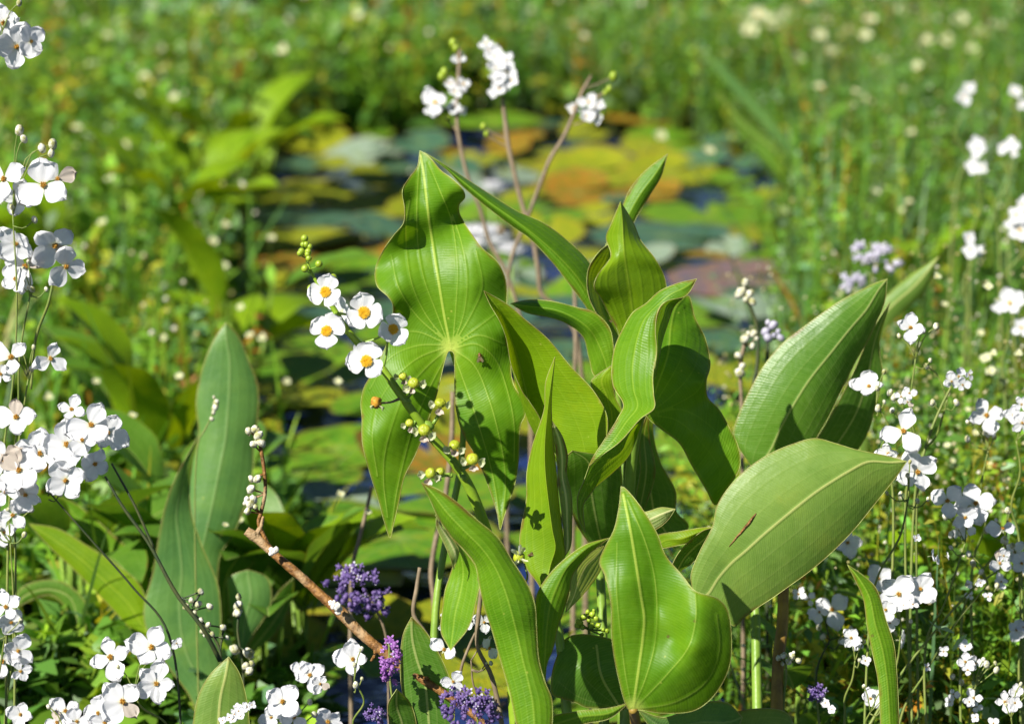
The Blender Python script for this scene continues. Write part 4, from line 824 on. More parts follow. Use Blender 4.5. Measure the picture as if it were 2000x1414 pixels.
# three tall blurred flower stalks behind the clump
TB_ = 'tall brownish flower stalks behind the clump'
def tall(label, D, st, r, fl, buds=(), seed=0):
    root = thing('flower_stalk', (P(st[-1][0], 900, D)[0], P(st[-1][0], 900, D)[1], 0), label, 'flower stalk', TB_); rg = random.Random(seed)
    stem_to(root, [(x, y, D) for x, y in st] + [G_at(st[-1][0] + 10, D)], [r*.5] + [r*.8]*(len(st)-1) + [r*1.1], 'stem_brown', n=50)
    for (x, y, rad_) in fl:
        fo = flower(root, x, y, D + rg.uniform(-.01, .01), rad_, rg.choice((3, 4)), None, (rg.uniform(-.25,.25), .2), 'round', 'tiny', .15, rg=rg)
    for (x, y, rad_) in buds:
        v, f = ball_geo(P(x, y, D), rad_ * D / FPX, 8, 6, 1.3, (0, 0, 1)); b = link('bud', mesh('bud', v, f, M['bud']), root)
        k = min(st, key=lambda q: abs(q[1] - y - 25)); v, f = px_tube([(k[0], y + 25, D), ((k[0] + x) / 2, y + 15, D), (x, y, D)], [1.8, 1.5, 1.6], 5, 8); link('stalk', mesh('stalk', v, f, M['stem_brown']), b)
tall('tall flower stalk with two white heads, leftmost of the three behind the broad leaf', 2.62, [(898,95),(896,140),(892,200),(893,245),(902,300),(915,350),(938,410),(955,470),(985,525),(1008,590),(1030,700)], 5.5,
     [(850,200,30),(838,190,18),(895,175,18),(905,165,16),(880,165,14),(897,112,15),(886,210,16),(903,218,11),(888,180,14),(848,215,18)], [(885,85,8),(890,95,7),(868,142,8),(862,150,7),(876,232,6)], 1)
tall('tall flower stalk with a long white head, middle of the three', 2.62, [(980,190),(986,230),(992,280),(1005,340),(1020,400),(1038,455),(1050,520),(1058,575),(1090,600),(1120,640),(1135,720)], 6.5,
     [(950,85,15),(955,98,10),(968,112,22),(988,118,22),(970,135,20),(990,140,20),(970,150,18),(1000,158,16),(975,175,17),(985,168,16),(965,182,12)], [(944,248,6),(950,262,5)], 2)
tall('tall flower stalk leaning right with a small white head, rightmost of the three', 2.62, [(1155,148),(1135,185),(1120,225),(1100,270),(1075,310),(1055,360),(1038,405),(1020,450),(1000,500),(990,560),(985,650)], 5,
     [(1150,200,20),(1160,212,18),(1165,232,15),(1146,228,16),(1118,213,13),(1172,205,12),(1140,205,10)], [(1198,150,8),(1190,175,6),(1182,182,5),(1178,220,6)], 3)
for (lab, st, r) in [('bare brownish stem rising between the lobes of the broad leaf', [(884,765),(882,860),(868,980),(850,1060),(842,1120),(848,1180)], 7),
    ('bare grey stem left of the hanging lobe above the purple flowers', [(726,950),(715,1000),(700,1060),(688,1110)], 5), ('bare pinkish stem behind the arched blade', [(1122,560),(1124,620),(1124,700),(1120,760)], 6),
    ('short brown forked stub right of the purple flowers', [(820,1108),(814,1150),(808,1200),(830,1235),(860,1290)], 6)]:
    D = 2.3 if st[0][0] < 900 else 2.5
    if st[0][0] == 820: D = 2.0
    root = thing('bare_stem', (P(st[-1][0], 1300, D)[0], P(st[-1][0], 1300, D)[1], 0), lab, 'stem')
    stem_to(root, [(x, y, D) for x, y in st] + [G_at(st[-1][0], D)], [r*.7] + [r*.8]*(len(st)-1) + [r*1.1], 'stem_brown', n=40)

# ------------------------------------------------------------------ purple flowers
def purple(label, x, y, w, h, D, n, mat, ang=0, seed=0, size=6.0, stalk=None, name='purple_flower', smat='stem_thin'):
    rg = random.Random(seed); bp = P(x, 1400, D)
    root = thing(name, (bp[0], bp[1], 0), label, 'purple flower')
    if stalk is None: stalk = [(x, y, D), (x + 8, y + h, D)]
    stem_to(root, stalk + [G_at(stalk[-1][0] + 6, D)], [2.4] * len(stalk) + [3], smat, n=30)
    for i in range(n):
        a = rg.uniform(0, 6.28); q = math.sqrt(rg.random()) * rg.choice((.8, .9, 1.0, 1.15)); dx, dy = q * w * math.cos(a), q * h * math.sin(a)
        ca, sa = math.cos(ang), math.sin(ang); X, Y = x + dx * ca - dy * sa, y + dx * sa + dy * ca
        dz = -.012 * math.sqrt(max(0, 1 - q * q / 1.4)) + rg.uniform(-.004, .004)
        ax = Vector((dx / w + rg.uniform(-.4, .4), -.8, -dy / h + rg.uniform(-.4, .4)))
        mb = MB(); c = P(X, Y, D + dz); s = size * rg.uniform(.7, 1.25) * D / FPX
        v, f = ball_geo(c, s * .75, 7, 5, 1.5, ax, bump=.06, seed=i); mb.add(v, f)
        pm = np.array(frame(ax, rg.random() * 6)); 
        for k in range(4):
            t = k * 1.57; V = []
            for (r0, w0, z0) in ((.2, .15, .6), (1.0, .5, 1.0), (1.7, .42, 1.25), (2.0, 0, 1.2)):
                for sg in (-1, 1): V.append((r0 * math.cos(t) - sg * w0 * math.sin(t), r0 * math.sin(t) + sg * w0 * math.cos(t), z0))
            V = np.array(V) * s * .62; V = V @ pm[:3, :3].T + c
            mb.add(V, [(0, 1, 3, 2), (2, 3, 5, 4), (4, 5, 7, 6)], 1)
        link('floret', mb.build('floret', [M[mat], M[mat if rg.random() < .8 else 'lilac_pale']]), root)
    return root
purple('violet flower head behind the brown twig, lying sideways', 702, 1152, 62, 40, 2.16, 90, 'lilac', .45, 1, 6.5, [(690,1112,2.16),(735,1190,2.16),(752,1235,2.16),(756,1270,2.16)], smat='stem_brown')
purple('narrow mauve flower head in front of the brown twig', 762, 1290, 20, 42, 1.94, 42, 'mauve', 0, 2, 6.5, [(760,1250,1.95),(762,1330,1.95),(770,1400,1.95)])
purple('violet flower head at the bottom edge left of the long blade', 922, 1385, 58, 38, 1.89, 90, 'lilac', .35, 3, 6.2, [(930,1370,1.90),(935,1440,1.90)])
purple('tiny violet flower head in the thicket at the lower right', 1594, 1352, 20, 16, 2.0, 24, 'lilac', 0, 4, 5, [(1594,1352,2.0),(1600,1420,2.0)])
purple('small deep-violet flower head at the bottom left of the mauve one', 735, 1395, 20, 18, 1.95, 26, 'lilac', 0, 5, 5, [(735,1395,1.95),(742,1440,1.95)])
purple('pale lilac flower umbel blurred behind the upper oval leaf', 1705, 505, 45, 26, 2.75, 26, 'lilac_pale', .3, 6, 8, [(1705,505,2.75),(1700,600,2.75),(1698,700,2.75)])
purple('pale lilac blurred blossoms left of the umbel, behind the upper oval leaf', 1665, 552, 26, 20, 2.7, 14, 'lilac_pale', 0, 7, 8, [(1665,552,2.7),(1670,640,2.7)])

# ------------------------------------------------------------------ dried bud stalks
def budstalk(label, D, st, buds, r=2.4, mat='stem_dark', bmat='bud_pale', name='bud_stalk', extra=(), ground=True):
    bp = P(st[-1][0], 1400, D); root = thing(name, (bp[0], bp[1], 0), label, 'bud stalk')
    stem_to(root, [(x, y, D) for x, y in st] + ([G_at(st[-1][0] + 5, D)] if ground else []), [r*.6] + [r]*(len(st)-1) + ([r*1.3] if ground else []), mat, n=50)
    for e in extra: stem_to(root, [(x, y, D) for x, y in e], r*.8, mat, 'branch')
    for i, (x, y, rr_) in enumerate(buds):
        v, f = ball_geo(P(x, y, D - .004), rr_ * (.75 + .4 * math.sin(i * 7.3) ** 2) * D / FPX, 9, 7, 1.25, (math.sin(i), -.3, 1), bump=.09, seed=i + int(x))
        b = link('bud', mesh('bud', v, f, M[bmat]), root)
        k = min(st, key=lambda q: abs(q[1] - y)); v, f = px_tube([(k[0], k[1] + 4, D), (x, y, D - .003)], [1.6, 1.8], 5, 4); link('stalk', mesh('stalk', v, f, M[mat]), b)
budstalk('dark knobbly stalk with clustered cream buds rising from the brown twig', 2.0, [(503,850),(510,880),(516,920),(518,960),(510,1000),(505,1020),(515,1045),(530,1074)],
   [(485,842,9),(498,838,7),(505,850,8),(500,865,7),(510,865,8),(495,868,6),(491,935,8),(503,935,8),(490,955,7),(482,975,7),(495,975,8),(488,985,7),(499,990,6),(503,840,6),(480,982,5),(484,998,8)], 4.0, 'bark', ground=False)
budstalk('thin curved sprig with tiny pale buds against the bluish leaf', 2.25, [(418,772),(420,785),(418,800),(412,815),(400,840),(388,862)], [(418,776,4),(422,786,5.5),(420,796,6),(417,806,5.5),(414,818,4)], 1.6, 'stem_thin')
budstalk('short upright sprig topped by three stacked cream buds', 2.1, [(466,1165),(466,1200),(464,1230),(468,1260),(474,1300)], [(466,1165,8),(465,1182,8),(464,1196,8),(470,1188,5),(458,1268,9),(486,1275,9),(492,1295,7),(487,1310,8),(480,1300,6)], 2.6)
budstalk('slanting dark stem with many tiny buds left of the upright sprig', 2.05, [(355,1165),(370,1190),(395,1215),(415,1240),(428,1265),(432,1300)], [(374,1172,7),(363,1184,6),(388,1180,6),(380,1197,6),(392,1155,6),(410,1184,5.5),(393,1210,6),(407,1220,5.5),(396,1232,5),(400,1240,5),(415,1238,5),(436,1225,5),(444,1245,5)], 3, extra=[[(375,1185),(392,1157)],[(430,1270),(436,1230)]])
budstalk('dry seed stalk with round cream heads standing left of the upper oval leaf', 2.35, [(1457,560),(1462,590),(1475,625),(1480,660),(1478,720),(1470,770)], [(1456,552,10),(1447,572,10),(1463,575,8),(1457,585,8),(1470,590,7)], 4, 'stem_dark', extra=[])
budstalk('dry pinkish stalk with pale seed knobs below the round cream heads', 2.33, [(1465,650),(1455,670),(1448,700),(1446,740),(1448,780)], [(1462,652,7),(1472,652,7),(1455,662,8),(1470,676,8),(1442,695,7),(1446,728,8),(1478,662,6),(1450,715,6)], 4, 'stem_brown')
budstalk('lilac-tinged seed stalk close beside the edge of the upper oval leaf', 2.35, [(1505,630),(1500,660),(1498,700),(1496,740)], [(1500,630,7),(1510,635,8),(1495,648,7),(1520,648,7),(1500,660,8),(1525,660,6),(1512,655,6)], 3.4, 'stem_dark', 'lilac_pale')
budstalk('cluster of small yellow-green buds in the shade above the heart-shaped leaf', 1.96, [(1150,1200),(1150,1225),(1152,1260)], [(1148,1195,6),(1156,1200,6),(1140,1205,6),(1150,1212,6),(1165,1208,5),(1132,1215,6),(1138,1225,6),(1155,1222,6),(1168,1222,5),(1178,1230,5),(1186,1232,5),(1128,1222,5),(1160,1192,4),(1175,1240,5)], 3, 'stem_thin', 'bud')
budstalk('pale star-shaped bud group at the foot of the ochre stem', 1.985, [(1535,1290),(1535,1320),(1530,1370)], [(1520,1285,7),(1530,1280,6),(1545,1282,7),(1550,1275,5),(1540,1292,6),(1560,1290,5),(1528,1296,5)], 3, 'stem_thin', 'bud_pale')
bs = budstalk

# a spent flower on the narrow folded blade
root = thing('spent_flower', base(1015, 1.91), 'small spent flower with frayed white petals at the foot of the narrow blade', 'spent flower')
stem_to(root, [(1024,1100,1.915),(1030,1125,1.915),(1026,1140,1.92),(1020,1180,1.93), G_at(1020,1.93)], [1.5,2,2,2.4,3], n=30)
v, f = ball_geo(P(1014,1088,1.91), .0042, 9, 7, .9, (-.2,-.6,.6), bump=.08); c_ = link('seed_head', mesh('seed_head', v, f, M['fruit']), root)
for i, (x, y, w) in enumerate([(1003,1075,6),(1022,1072,5),(1026,1095,6),(1008,1100,5),(1016,1068,4)]):
    mb = MB(); cx, cy = 1014, 1088
    loft_geo(mb, [(cx, cy, 0), ((cx+x)/2-w*.6,(cy+y)/2,-.3,(cx+x)/2,(cy+y)/2,-.1,(cx+x)/2+w*.6,(cy+y)/2,-.2), (x-w,y,-.5,x,y,-.3,x+w,y,-.4), (x+(x-cx)*.25,y+(y-cy)*.25,-.6)], 1.908, 8, rim=False, ruffle=.001, rf=15)
    link('sepal', mb.build('sepal', [M['sepal'] if i % 2 else M['petal']]), c_)

# ------------------------------------------------------------------ the brown twig
root = thing('twig', base(880, 1.95), 'knobbly brown twig slanting from left down to the purple flowers', 'twig')
tw = [(481,1036,2.0),(505,1054,2.0),(545,1090,1.995),(590,1128,1.99),(630,1165,1.985),(668,1198,1.98),(700,1232,1.975),(735,1262,1.97),(780,1298,1.965),(830,1330,1.96),(880,1362,1.955),(930,1400,1.95),(985,1450,1.945)]
p = np.array(tw); q = catmull(np.column_stack([p, [9.5,9.5,9,9.5,10.5,11.5,11,10.5,9.5,8.5,7.5,7.5,7.5]]), 110)
rgt = np.random.default_rng(4); knot = np.zeros(110)
for k in (4, 21, 43, 47, 66, 88): knot += rgt.uniform(.06, .2) * np.exp(-((np.arange(110) - k) / 2.0) ** 2)
W = PA(q[:, :3]); v, f = tube_geo(W, q[:, 3] * 1.98 / FPX * .93 * (1 + knot), 14)
v = v + rgt.normal(0, .0001, v.shape)
twig = link('branch', mesh('branch', v, f, M['bark']), root)
for (x, y, r, D) in [(535,1077,10,1.985),(656,1185,9,1.965),(650,1180,6,1.966),(661,1192,7,1.967)]:
    mb = MB()
    for k in range(7):
        vv, ff = ball_geo(P(x + random.uniform(-6, 6), y + random.uniform(-5, 5), D - .001), r * random.uniform(.45, .8) * D / FPX, 8, 6, .7, (0,-1,.3), bump=.1, seed=k); mb.add(vv, ff)
    link('lichen', mb.build('lichen', [M['fuzz']]), twig)
for (a, b) in [((500,1045,2.0),(514,1008,2.0)), ((735,1265,1.968),(725,1290,1.962)), ((830,1330,1.96),(833,1322,1.95))]:
    v, f = px_tube([a, ((a[0]+b[0])/2+3, (a[1]+b[1])/2, a[2]), b], [6, 4.5, 2.5], 7, 8); link('side_shoot', mesh('side_shoot', v, f, M['bark']), twig)

# ------------------------------------------------------------------ insects
def insect(label, x, y, D, s, cat, ang=0.0):
    c = P(x, y, D); root = thing('insect', c, label, cat); ca, sa = math.cos(ang), math.sin(ang)
    def loc(a, b, d=0): return c + RIGHT * (a * ca - b * sa) * s + UP * (a * sa + b * ca) * s - FWD * d * s
    mb = MB()
    for (a, b, d, r, q) in ((0, .55, .3, .30, 1), (0, .1, .35, .36, 1.2), (.05, -.55, .3, .34, 1.7)):
        v, f = ball_geo(loc(a, b, d), r * s, 9, 7, q, UP * ca - RIGHT * sa, bump=.05, seed=int(b*10)+9); mb.add(v, f)
    link('body', mb.build('body', [M['insect_dark']]), root)
    for sg in (-1, 1):
        V = [loc(0, .2, .6), loc(sg*.35, -.1, .75), loc(sg*.75, -.9, .6), loc(sg*.45, -1.25, .5), loc(sg*.08, -.7, .6)]
        link('wing', mesh('wing', V, [(0, 1, 2, 3, 4)], M['insect_wing']), root)
        for k in range(3):
            b0 = .35 - k * .3; v, f = tube_geo([loc(sg*.2, b0, .2), loc(sg*.55, b0 + .15 - k*.12, .45), loc(sg*.85, b0 + .1 - k*.3, 0)], [s*.05, s*.04, s*.03], 4)
            link('leg', mesh('leg', v, f, M['insect_dark']), root)
insect('small brown winged insect resting on the right lobe of the broad leaf', 937, 697, surface_depth(aleaf, [(937, 697)], .0005)[0], .0034, 'insect', .1)
insect('tiny dark fly on the edge where the arched blade meets the upright leaf', 1192, 627, 2.03, .0012, 'fly', 1.2)
insect('tiny reddish-brown bug low on the narrow folded blade', 1035, 1083, surface_depth(cleaf, [(1035, 1083)], .0005)[0], .0020, 'bug', 2.0)
# ================================================================== pond, pads, banks and the far vegetation
def in_pond(x, y):
    L = np.interp(y, [0, 2.2, 3.0, 4.0, 4.7, 5.1, 5.45], [-.20, -.24, -.30, -.42, -.50, -.46, -.12])
    R = np.interp(y, [0, 2.2, 3.0, 4.0, 4.7, 5.1, 5.45], [.10, .20, .28, .40, .50, .46, .10])
    wob = .04 * np.sin(y * 7.1) + .03 * np.sin(y * 15.7 + 1)
    return (x > L + wob) & (x < R + wob * .8) & (y < 5.45)
def bank_h(x, y):
    """signed height of the mud sheet: below 0 in the pond, slightly above outside"""
    L = np.interp(y, [0, 2.2, 3.0, 4.0, 4.7, 5.1, 5.45], [-.20, -.24, -.30, -.42, -.50, -.46, -.12])
    R = np.interp(y, [0, 2.2, 3.0, 4.0, 4.7, 5.1, 5.45], [.10, .20, .28, .40, .50, .46, .10])
    d = np.minimum(np.minimum(x - L, R - x), 5.45 - y)         # >0 inside
    return np.clip(-d * .45, -.14, .03) + .006 * np.sin(x * 9 + y * 5) 
# ground: fine grid near, one coarse skirt to the horizon, in one sheet
gx = np.concatenate([[-300, -80, -25, -8], np.linspace(-4, 4, 81), [8, 25, 80, 300]]); gy = np.concatenate([[-50, -5], np.linspace(0.2, 14, 100), [25, 80, 400]])
X, Y = np.meshgrid(gx, gy); Z = bank_h(X, Y); V = np.column_stack([X.ravel(), Y.ravel(), Z.ravel()])
nx, ny = len(gx), len(gy); I = np.arange(nx * ny).reshape(ny, nx)
Fq = np.column_stack([I[:-1, :-1].ravel(), I[:-1, 1:].ravel(), I[1:, 1:].ravel(), I[1:, :-1].ravel()])
s = NT('marsh_mud'); n_ = s.noise(9, 5, .65); n2_ = s.noise(60, 4)
c = s.mix(s.ramp(n_, .35, .65), (.018, .022, .010), (.045, .060, .018)); c = s.mix(s.math('MULTIPLY', s.ramp(n2_, .5, .7), .5), c, (.06, .05, .02))
s.finish(s.principled(c, .8, .2, s.bump(n2_, .8, .01)))
g = link('ground', mesh('ground', V, Fq, s.m)); g['kind'] = 'structure'
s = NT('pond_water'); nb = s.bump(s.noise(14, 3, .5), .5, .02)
p_ = s.principled((.012, .026, .105), .06, .5, nb); p_.inputs['IOR'].default_value = 1.33; s.finish(p_)  # deep-blue sky reflection is put into the base colour of the water
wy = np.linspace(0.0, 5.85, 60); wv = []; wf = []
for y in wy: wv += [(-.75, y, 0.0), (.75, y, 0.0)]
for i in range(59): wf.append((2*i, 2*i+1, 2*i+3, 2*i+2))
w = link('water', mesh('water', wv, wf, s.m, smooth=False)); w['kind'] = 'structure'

# ------------------------------------------------------------------ lily pads
def pad_mat(name, c1, c2, c3, rough=.5):
    s = NT(name); a = s.noise(3.2, 4, .6); b = s.noise(5.5, 5, .65)
    rv = s.attr('rv').outputs['Fac']; rr_ = s.attr('rr').outputs['Fac']
    c = s.mix(s.ramp(a, .42, .58), c1, c2); c = s.mix(s.math('MULTIPLY', s.ramp(b, .52, .62), .85), c, c3)
    c = s.mix(s.math('MULTIPLY', s.ramp(rv, .0, .05, 1, 0), .5), c, (.28, .34, .08))
    c = s.mix(s.math('MULTIPLY', s.ramp(rr_, .88, 1.0), .5), c, (.20, .10, .03))
    return s.finish(s.principled(c, rough + .1, .22, s.bump(s.math('ADD', b, s.ramp(rv, 0, .12)), .4, .002)), .15, (.25, .4, .03))
PM = {'green': pad_mat('pad_green', (.075, .20, .010), (.13, .26, .010), (.20, .24, .015)),
      'olive': pad_mat('pad_olive', (.20, .24, .010), (.28, .28, .010), (.13, .20, .012)),
      'yellow': pad_mat('pad_yellow', (.23, .25, .012), (.14, .21, .012), (.34, .25, .012)),
      'orange': pad_mat('pad_orange', (.27, .14, .012), (.13, .15, .010), (.40, .14, .012)),
      'teal': pad_mat('pad_teal', (.05, .12, .075), (.07, .15, .09), (.05, .13, .03), .25),
      'pink': pad_mat('pad_reddish', (.24, .13, .11), (.12, .10, .13), (.22, .17, .04), .2),
      'wax': pad_mat('pad_waxy', (.20, .28, .20), (.28, .34, .26), (.15, .25, .08), .22)}
def pad_mesh(seed, curl, mat):
    rg = np.random.default_rng(seed); nr, na = 9, 44; V = [(0, 0, .002)]; rv = [0.]; rr_ = [0.]; ph = rg.random(5) * 6.28
    notch = .22
    for i in range(1, nr + 1):
        r = i / nr
        for j in range(na + 1):
            a = notch + (2 * math.pi - 2 * notch) * j / na
            R_ = r * (1 + .05 * math.sin(2*a + ph[0]) + .03 * math.sin(5*a + ph[1])) * (1 - .10 * math.exp(-(min(j, na - j) / 2.0) ** 2) * r)
            z = .015 * math.sin(3*a + ph[2]) * r**2 + curl * max(0, math.sin(a + ph[3])) ** 3 * max(0, r - .55) ** 1.5 * 2.4 + .012 * math.sin(9*a + ph[4]) * r**3 + .012
            V.append((R_ * math.cos(a), R_ * math.sin(a), z)); rr_.append(r)
            k = (a / (2 * math.pi / 18)) % 1; rv.append(min(k, 1 - k) * r + (0.2 if r < .05 else 0))
    F = []
    for j in range(na): F.append((0, 1 + j, 2 + j))
    for i in range(nr - 1):
        for j in range(na):
            a = 1 + i * (na + 1) + j; b = a + na + 1; F.append((a, b, b + 1, a + 1))
    return mesh('lily_pad', V, F, PM[mat], dict(rv=rv, rr=rr_))
PADS = {k: [pad_mesh(i + 3, c_, k) for i, c_ in enumerate((.0, .35, .8))] for k in PM}
def pad(x, y, r, colr, label, tilt=0, curl=None, group='lily pads on the pond', z=.004, taz=0):
    o = bpy.data.objects.new('lily_pad', PADS[colr][random.randrange(3) if curl is None else curl]); col.objects.link(o)
    o.location = (x, y, z + tilt * r * .5); o.rotation_euler = Matrix.Rotation(taz, 3, 'Z').to_4x4().to_euler()
    o.rotation_euler = (Matrix.Rotation(taz, 3, 'Z') @ Matrix.Rotation(tilt, 3, 'X') @ Matrix.Rotation(random.random() * 6.28, 3, 'Z')).to_euler()
    o.scale = (r, r, r * .8)
    return props(o, label, 'lily pad', group)
hero_pads = [(700,312,.085,'wax','tilted lily pad with a whitish glare left of the broad leaf',.35,2),(575,372,.13,'olive','large olive lily pad left of the broad leaf tip',.03,0),(750,400,.11,'olive','olive lily pad touching the broad leaf edge',.05,1),
 (590,425,.12,'teal','blue-green lily pad left of the flower spike tip',0,0),(600,470,.12,'olive','dull olive pad just behind the green buds',.02,1),(690,500,.09,'orange','orange-spotted pad between the spike and the broad leaf',.1,1),(560,530,.09,'orange','brown-orange pad beside the topmost flower',.1,2),
 (1080,335,.13,'olive','olive pad behind the crossing brown stalks',0,0),(1160,345,.14,'olive','large olive pad behind the slender back blade',.06,1),(1130,385,.11,'orange','orange-brown pad below the large olive one',.08,1),(1310,345,.12,'olive','yellow-olive pad right of the slender back blade',.05,1),
 (1380,425,.14,'green','green pad in open water right of the slender blade',0,0),(1300,470,.15,'teal','grey-teal pad right of the upright pointed leaf',0,0),(1440,556,.13,'pink','reddish pink pad beyond the dry seed stalks',.04,0),(1345,625,.12,'green','green pad right of the cupped leaf',0,0),(1400,690,.11,'teal','teal pad at the right of the cupped leaf',0,1),
 (560,615,.12,'teal','bluish pad left of the white spike flowers',0,0),(560,700,.11,'green','green pad to the left below the spike flowers',0,0),(640,750,.12,'green','bright green pad left of the hanging lobe',.05,1),(570,800,.09,'olive','olive pad beside the tall bluish leaf',0,1),
 (580,955,.10,'green','large green pad behind the brown twig tip',.03,0),(680,1010,.07,'wax','shiny pale pad behind the hanging lobe',.05,1),(640,1080,.15,'green','broad green pad above the violet flower head',0,0),(600,1180,.12,'olive','olive pad under the violet flower head',0,0),(780,1090,.13,'green','green pad between the grey stems',0,0),
 (1345,930,.10,'green','yellow-green pad seen between the dark leaf and the streaked leaf',.05,1),(1370,1000,.09,'olive','olive pad low between the dark leaf and the streaked leaf',0,1),(1060,640,.12,'teal','teal pad seen under the arched blade',0,0),(840,930,.10,'orange','brown pad seen between the two hanging lobes',.04,1),
 (1040,450,.12,'green','green pad behind the long arching blade',0,0),(860,1010,.10,'green','green pad showing under the gap of the broad leaf',0,0),(1450,640,.09,'wax','silvery pad edge beside the seed stalks',.03,1),(1480,780,.10,'olive','olive pad in the dark water beside the upper oval leaf',0,1),(790,240,.12,'olive','far olive pad above the broad leaf tip',.04,1),(640,255,.12,'green','far green pad left of the tall stalks',.02,0),(1250,260,.11,'orange','far orange-brown pad at the pond end',.08,1),(960,270,.12,'green','far green pad between the tall stalks',0,0)]
occ = []
for i, (x, y, r, c_, lab, t, cu) in enumerate(hero_pads):
    q = G(x, y, .01); r *= .8; pad(q[0], q[1], r, c_, lab, t, cu, z=.004 + .0011 * i, taz=random.uniform(-.6, .6)); occ.append((q[0], q[1], r))
rg = random.Random(5); extra_n = 0
CN = {'green': 'green', 'olive': 'olive', 'yellow': 'yellowing', 'teal': 'blue-green', 'orange': 'orange-brown', 'wax': 'pale shiny'}
for _ in range(20000):
    y = rg.uniform(2.35, 5.4); x = rg.uniform(-.6, .6)
    if not in_pond(np.array(x), np.array(y)): continue
    r = rg.uniform(.035, .085)
    if any((x-a)**2 + (y-b)**2 < ((r + c) * .88) ** 2 for a, b, c in occ): continue
    occ.append((x, y, r)); extra_n += 1
    c_ = rg.choice(['green', 'green', 'green', 'olive', 'olive', 'olive', 'yellow', 'teal', 'teal', 'orange', 'wax'] if y > 3.4 else ['green', 'green', 'green', 'green', 'olive', 'olive', 'yellow', 'wax'])
    row = 'near the foot of the clump' if y < 3.0 else 'in the near half of the pond' if y < 3.9 else 'in the far half of the pond' if y < 4.7 else 'at the far end of the pond'
    side_ = 'left' if x < -.12 else 'right' if x > .12 else 'middle'
    tl = rg.choice([0, .05, .15, .3]); side_ = 'far left' if x < -.3 else 'left of centre' if x < -.12 else 'right of centre' if .12 < x < .28 else 'far right' if x >= .28 else 'middle'
    pad(x, y, r, c_, ('tiny ' if r < .045 else 'small ' if r < .062 else 'medium-sized ') + ('tipped-up ' if tl > .1 else 'flat ') + CN[c_] + ' lily pad ' + row + ', ' + side_, tl, None, 'small lily pads on the pond', z=.003 + .0007 * (extra_n % 40), taz=rg.uniform(-1, 1))
    if extra_n > 170: break

# a white water lily behind the broad leaf
def lily(label, px, py, D, r, seed):
    rg = random.Random(seed); c = P(px, py, D); root = thing('water_lily', (c[0], c[1], 0), label, 'water lily', 'white water lilies')
    R = r * D / FPX; z0 = c[2]
    v, f = tube_geo([(c[0], c[1], -.05), (c[0], c[1], z0 - R * .4)], [R*.12]*2, 7); link('stem', mesh('stem', v, f, M['petiole']), root)
    for ring, (n, tilt, sc) in enumerate(((8, -.35, 1.0), (8, -.8, .9), (6, -1.15, .75))):
        for k in range(n):
            pm = Matrix.Translation((0, 0, z0 - R * .45)) @ Matrix.Scale(R, 4) @ Matrix.Rotation(6.283 * k / n + ring * .4, 4, 'Z') @ Matrix.Rotation(tilt, 4, 'Y') @ Matrix.Diagonal((sc, sc * .95, sc, 1))
            link_local('petal', PET['oval'][k % 4], root, pm)
    link_local('stamen_cluster', DOME[0], root, Matrix.Translation((0, 0, z0 - R * .35)) @ Matrix.Scale(R * .8, 4))
lily('white water lily with pointed petals blurred behind the broad leaf', 940, 458, 3.7, 60, 1)
lily('smaller white water lily blurred just right of the larger one', 998, 484, 3.6, 32, 2)
lily('white water lily bloom far behind above the larger lily', 962, 362, 4.2, 28, 3)
lily('low white bloom blurred at left between spike and tall bluish leaf', 545, 880, 3.0, 22, 4)

# ------------------------------------------------------------------ vegetation masses
def veg_mat(name, trans=.35, rough=.45, spec=.3):
    s = NT(name); t = s.attr('tint').outputs['Color']
    c = s.mix(s.math('MULTIPLY', s.noise(30, 3), .3), t, (.22, .26, .03))
    tc = s.mix(1.0, c, (1.7, 1.5, .6), 'MULTIPLY')
    return s.finish(s.principled(c, rough, spec), trans, tc)
VM = veg_mat('marsh_foliage')
def blades(name, pos, az, el, L, Wd, bend, tint, label=None, mat=None, nseg=4, shape='lance'):
    """many bent tapering leaves as one mesh; every argument is an array"""
    n = len(pos); t = np.linspace(0, 1, nseg + 1)
    d = np.column_stack([np.cos(el) * np.sin(az), np.cos(el) * np.cos(az), np.sin(el)])
    side = np.column_stack([np.cos(az), -np.sin(az), np.zeros(n)])
    roll = RNG.uniform(-.9, .9, n)[:, None]; up = np.cross(side, d); side = side * np.cos(roll) + up * np.sin(roll)
    prof = {'lance': np.sin(np.pi * (t * .9 + .08)) ** .8, 'blade': (1 - t ** 2.2) * .8 + .05, 'round': np.sqrt(np.clip(1 - (2*t - 1.05) ** 2, .02, 1))}[shape]
    ctr = pos[:, None] + d[:, None] * (t[None, :, None] * L[:, None, None]) - np.array([0, 0, 1.0]) * (bend[:, None, None] * (t ** 2)[None, :, None] * L[:, None, None])
    w = side[:, None] * (prof[None, :, None] * Wd[:, None, None] * .5)
    fold = np.cross(side, d)[:, None] * (prof[None, :, None] * Wd[:, None, None] * .12)
    A = ctr - w + fold; B = ctr + w + fold
    V = np.stack([A, B], 2).reshape(-1, 3)
    b = (np.arange(n) * (nseg + 1) * 2)[:, None]; F = []
    q = np.stack([np.stack([b[:, 0] + 2*i, b[:, 0] + 2*i + 1, b[:, 0] + 2*i + 3, b[:, 0] + 2*i + 2], 1) for i in range(nseg)], 1).reshape(-1, 4)
    T = np.repeat(tint, (nseg + 1) * 2, axis=0)
    o = link(name, mesh(name, V, q, mat or VM, dict(tint=T))); o['kind'] = 'stuff'
    if label: o['label'] = label; o['category'] = 'vegetation'
    return o
PAL = np.array([(.100,.27,.030),(.075,.22,.034),(.145,.32,.024),(.21,.35,.022),(.05,.14,.025),(.10,.24,.11),(.36,.36,.03),(.42,.17,.02),(.22,.34,.20)])
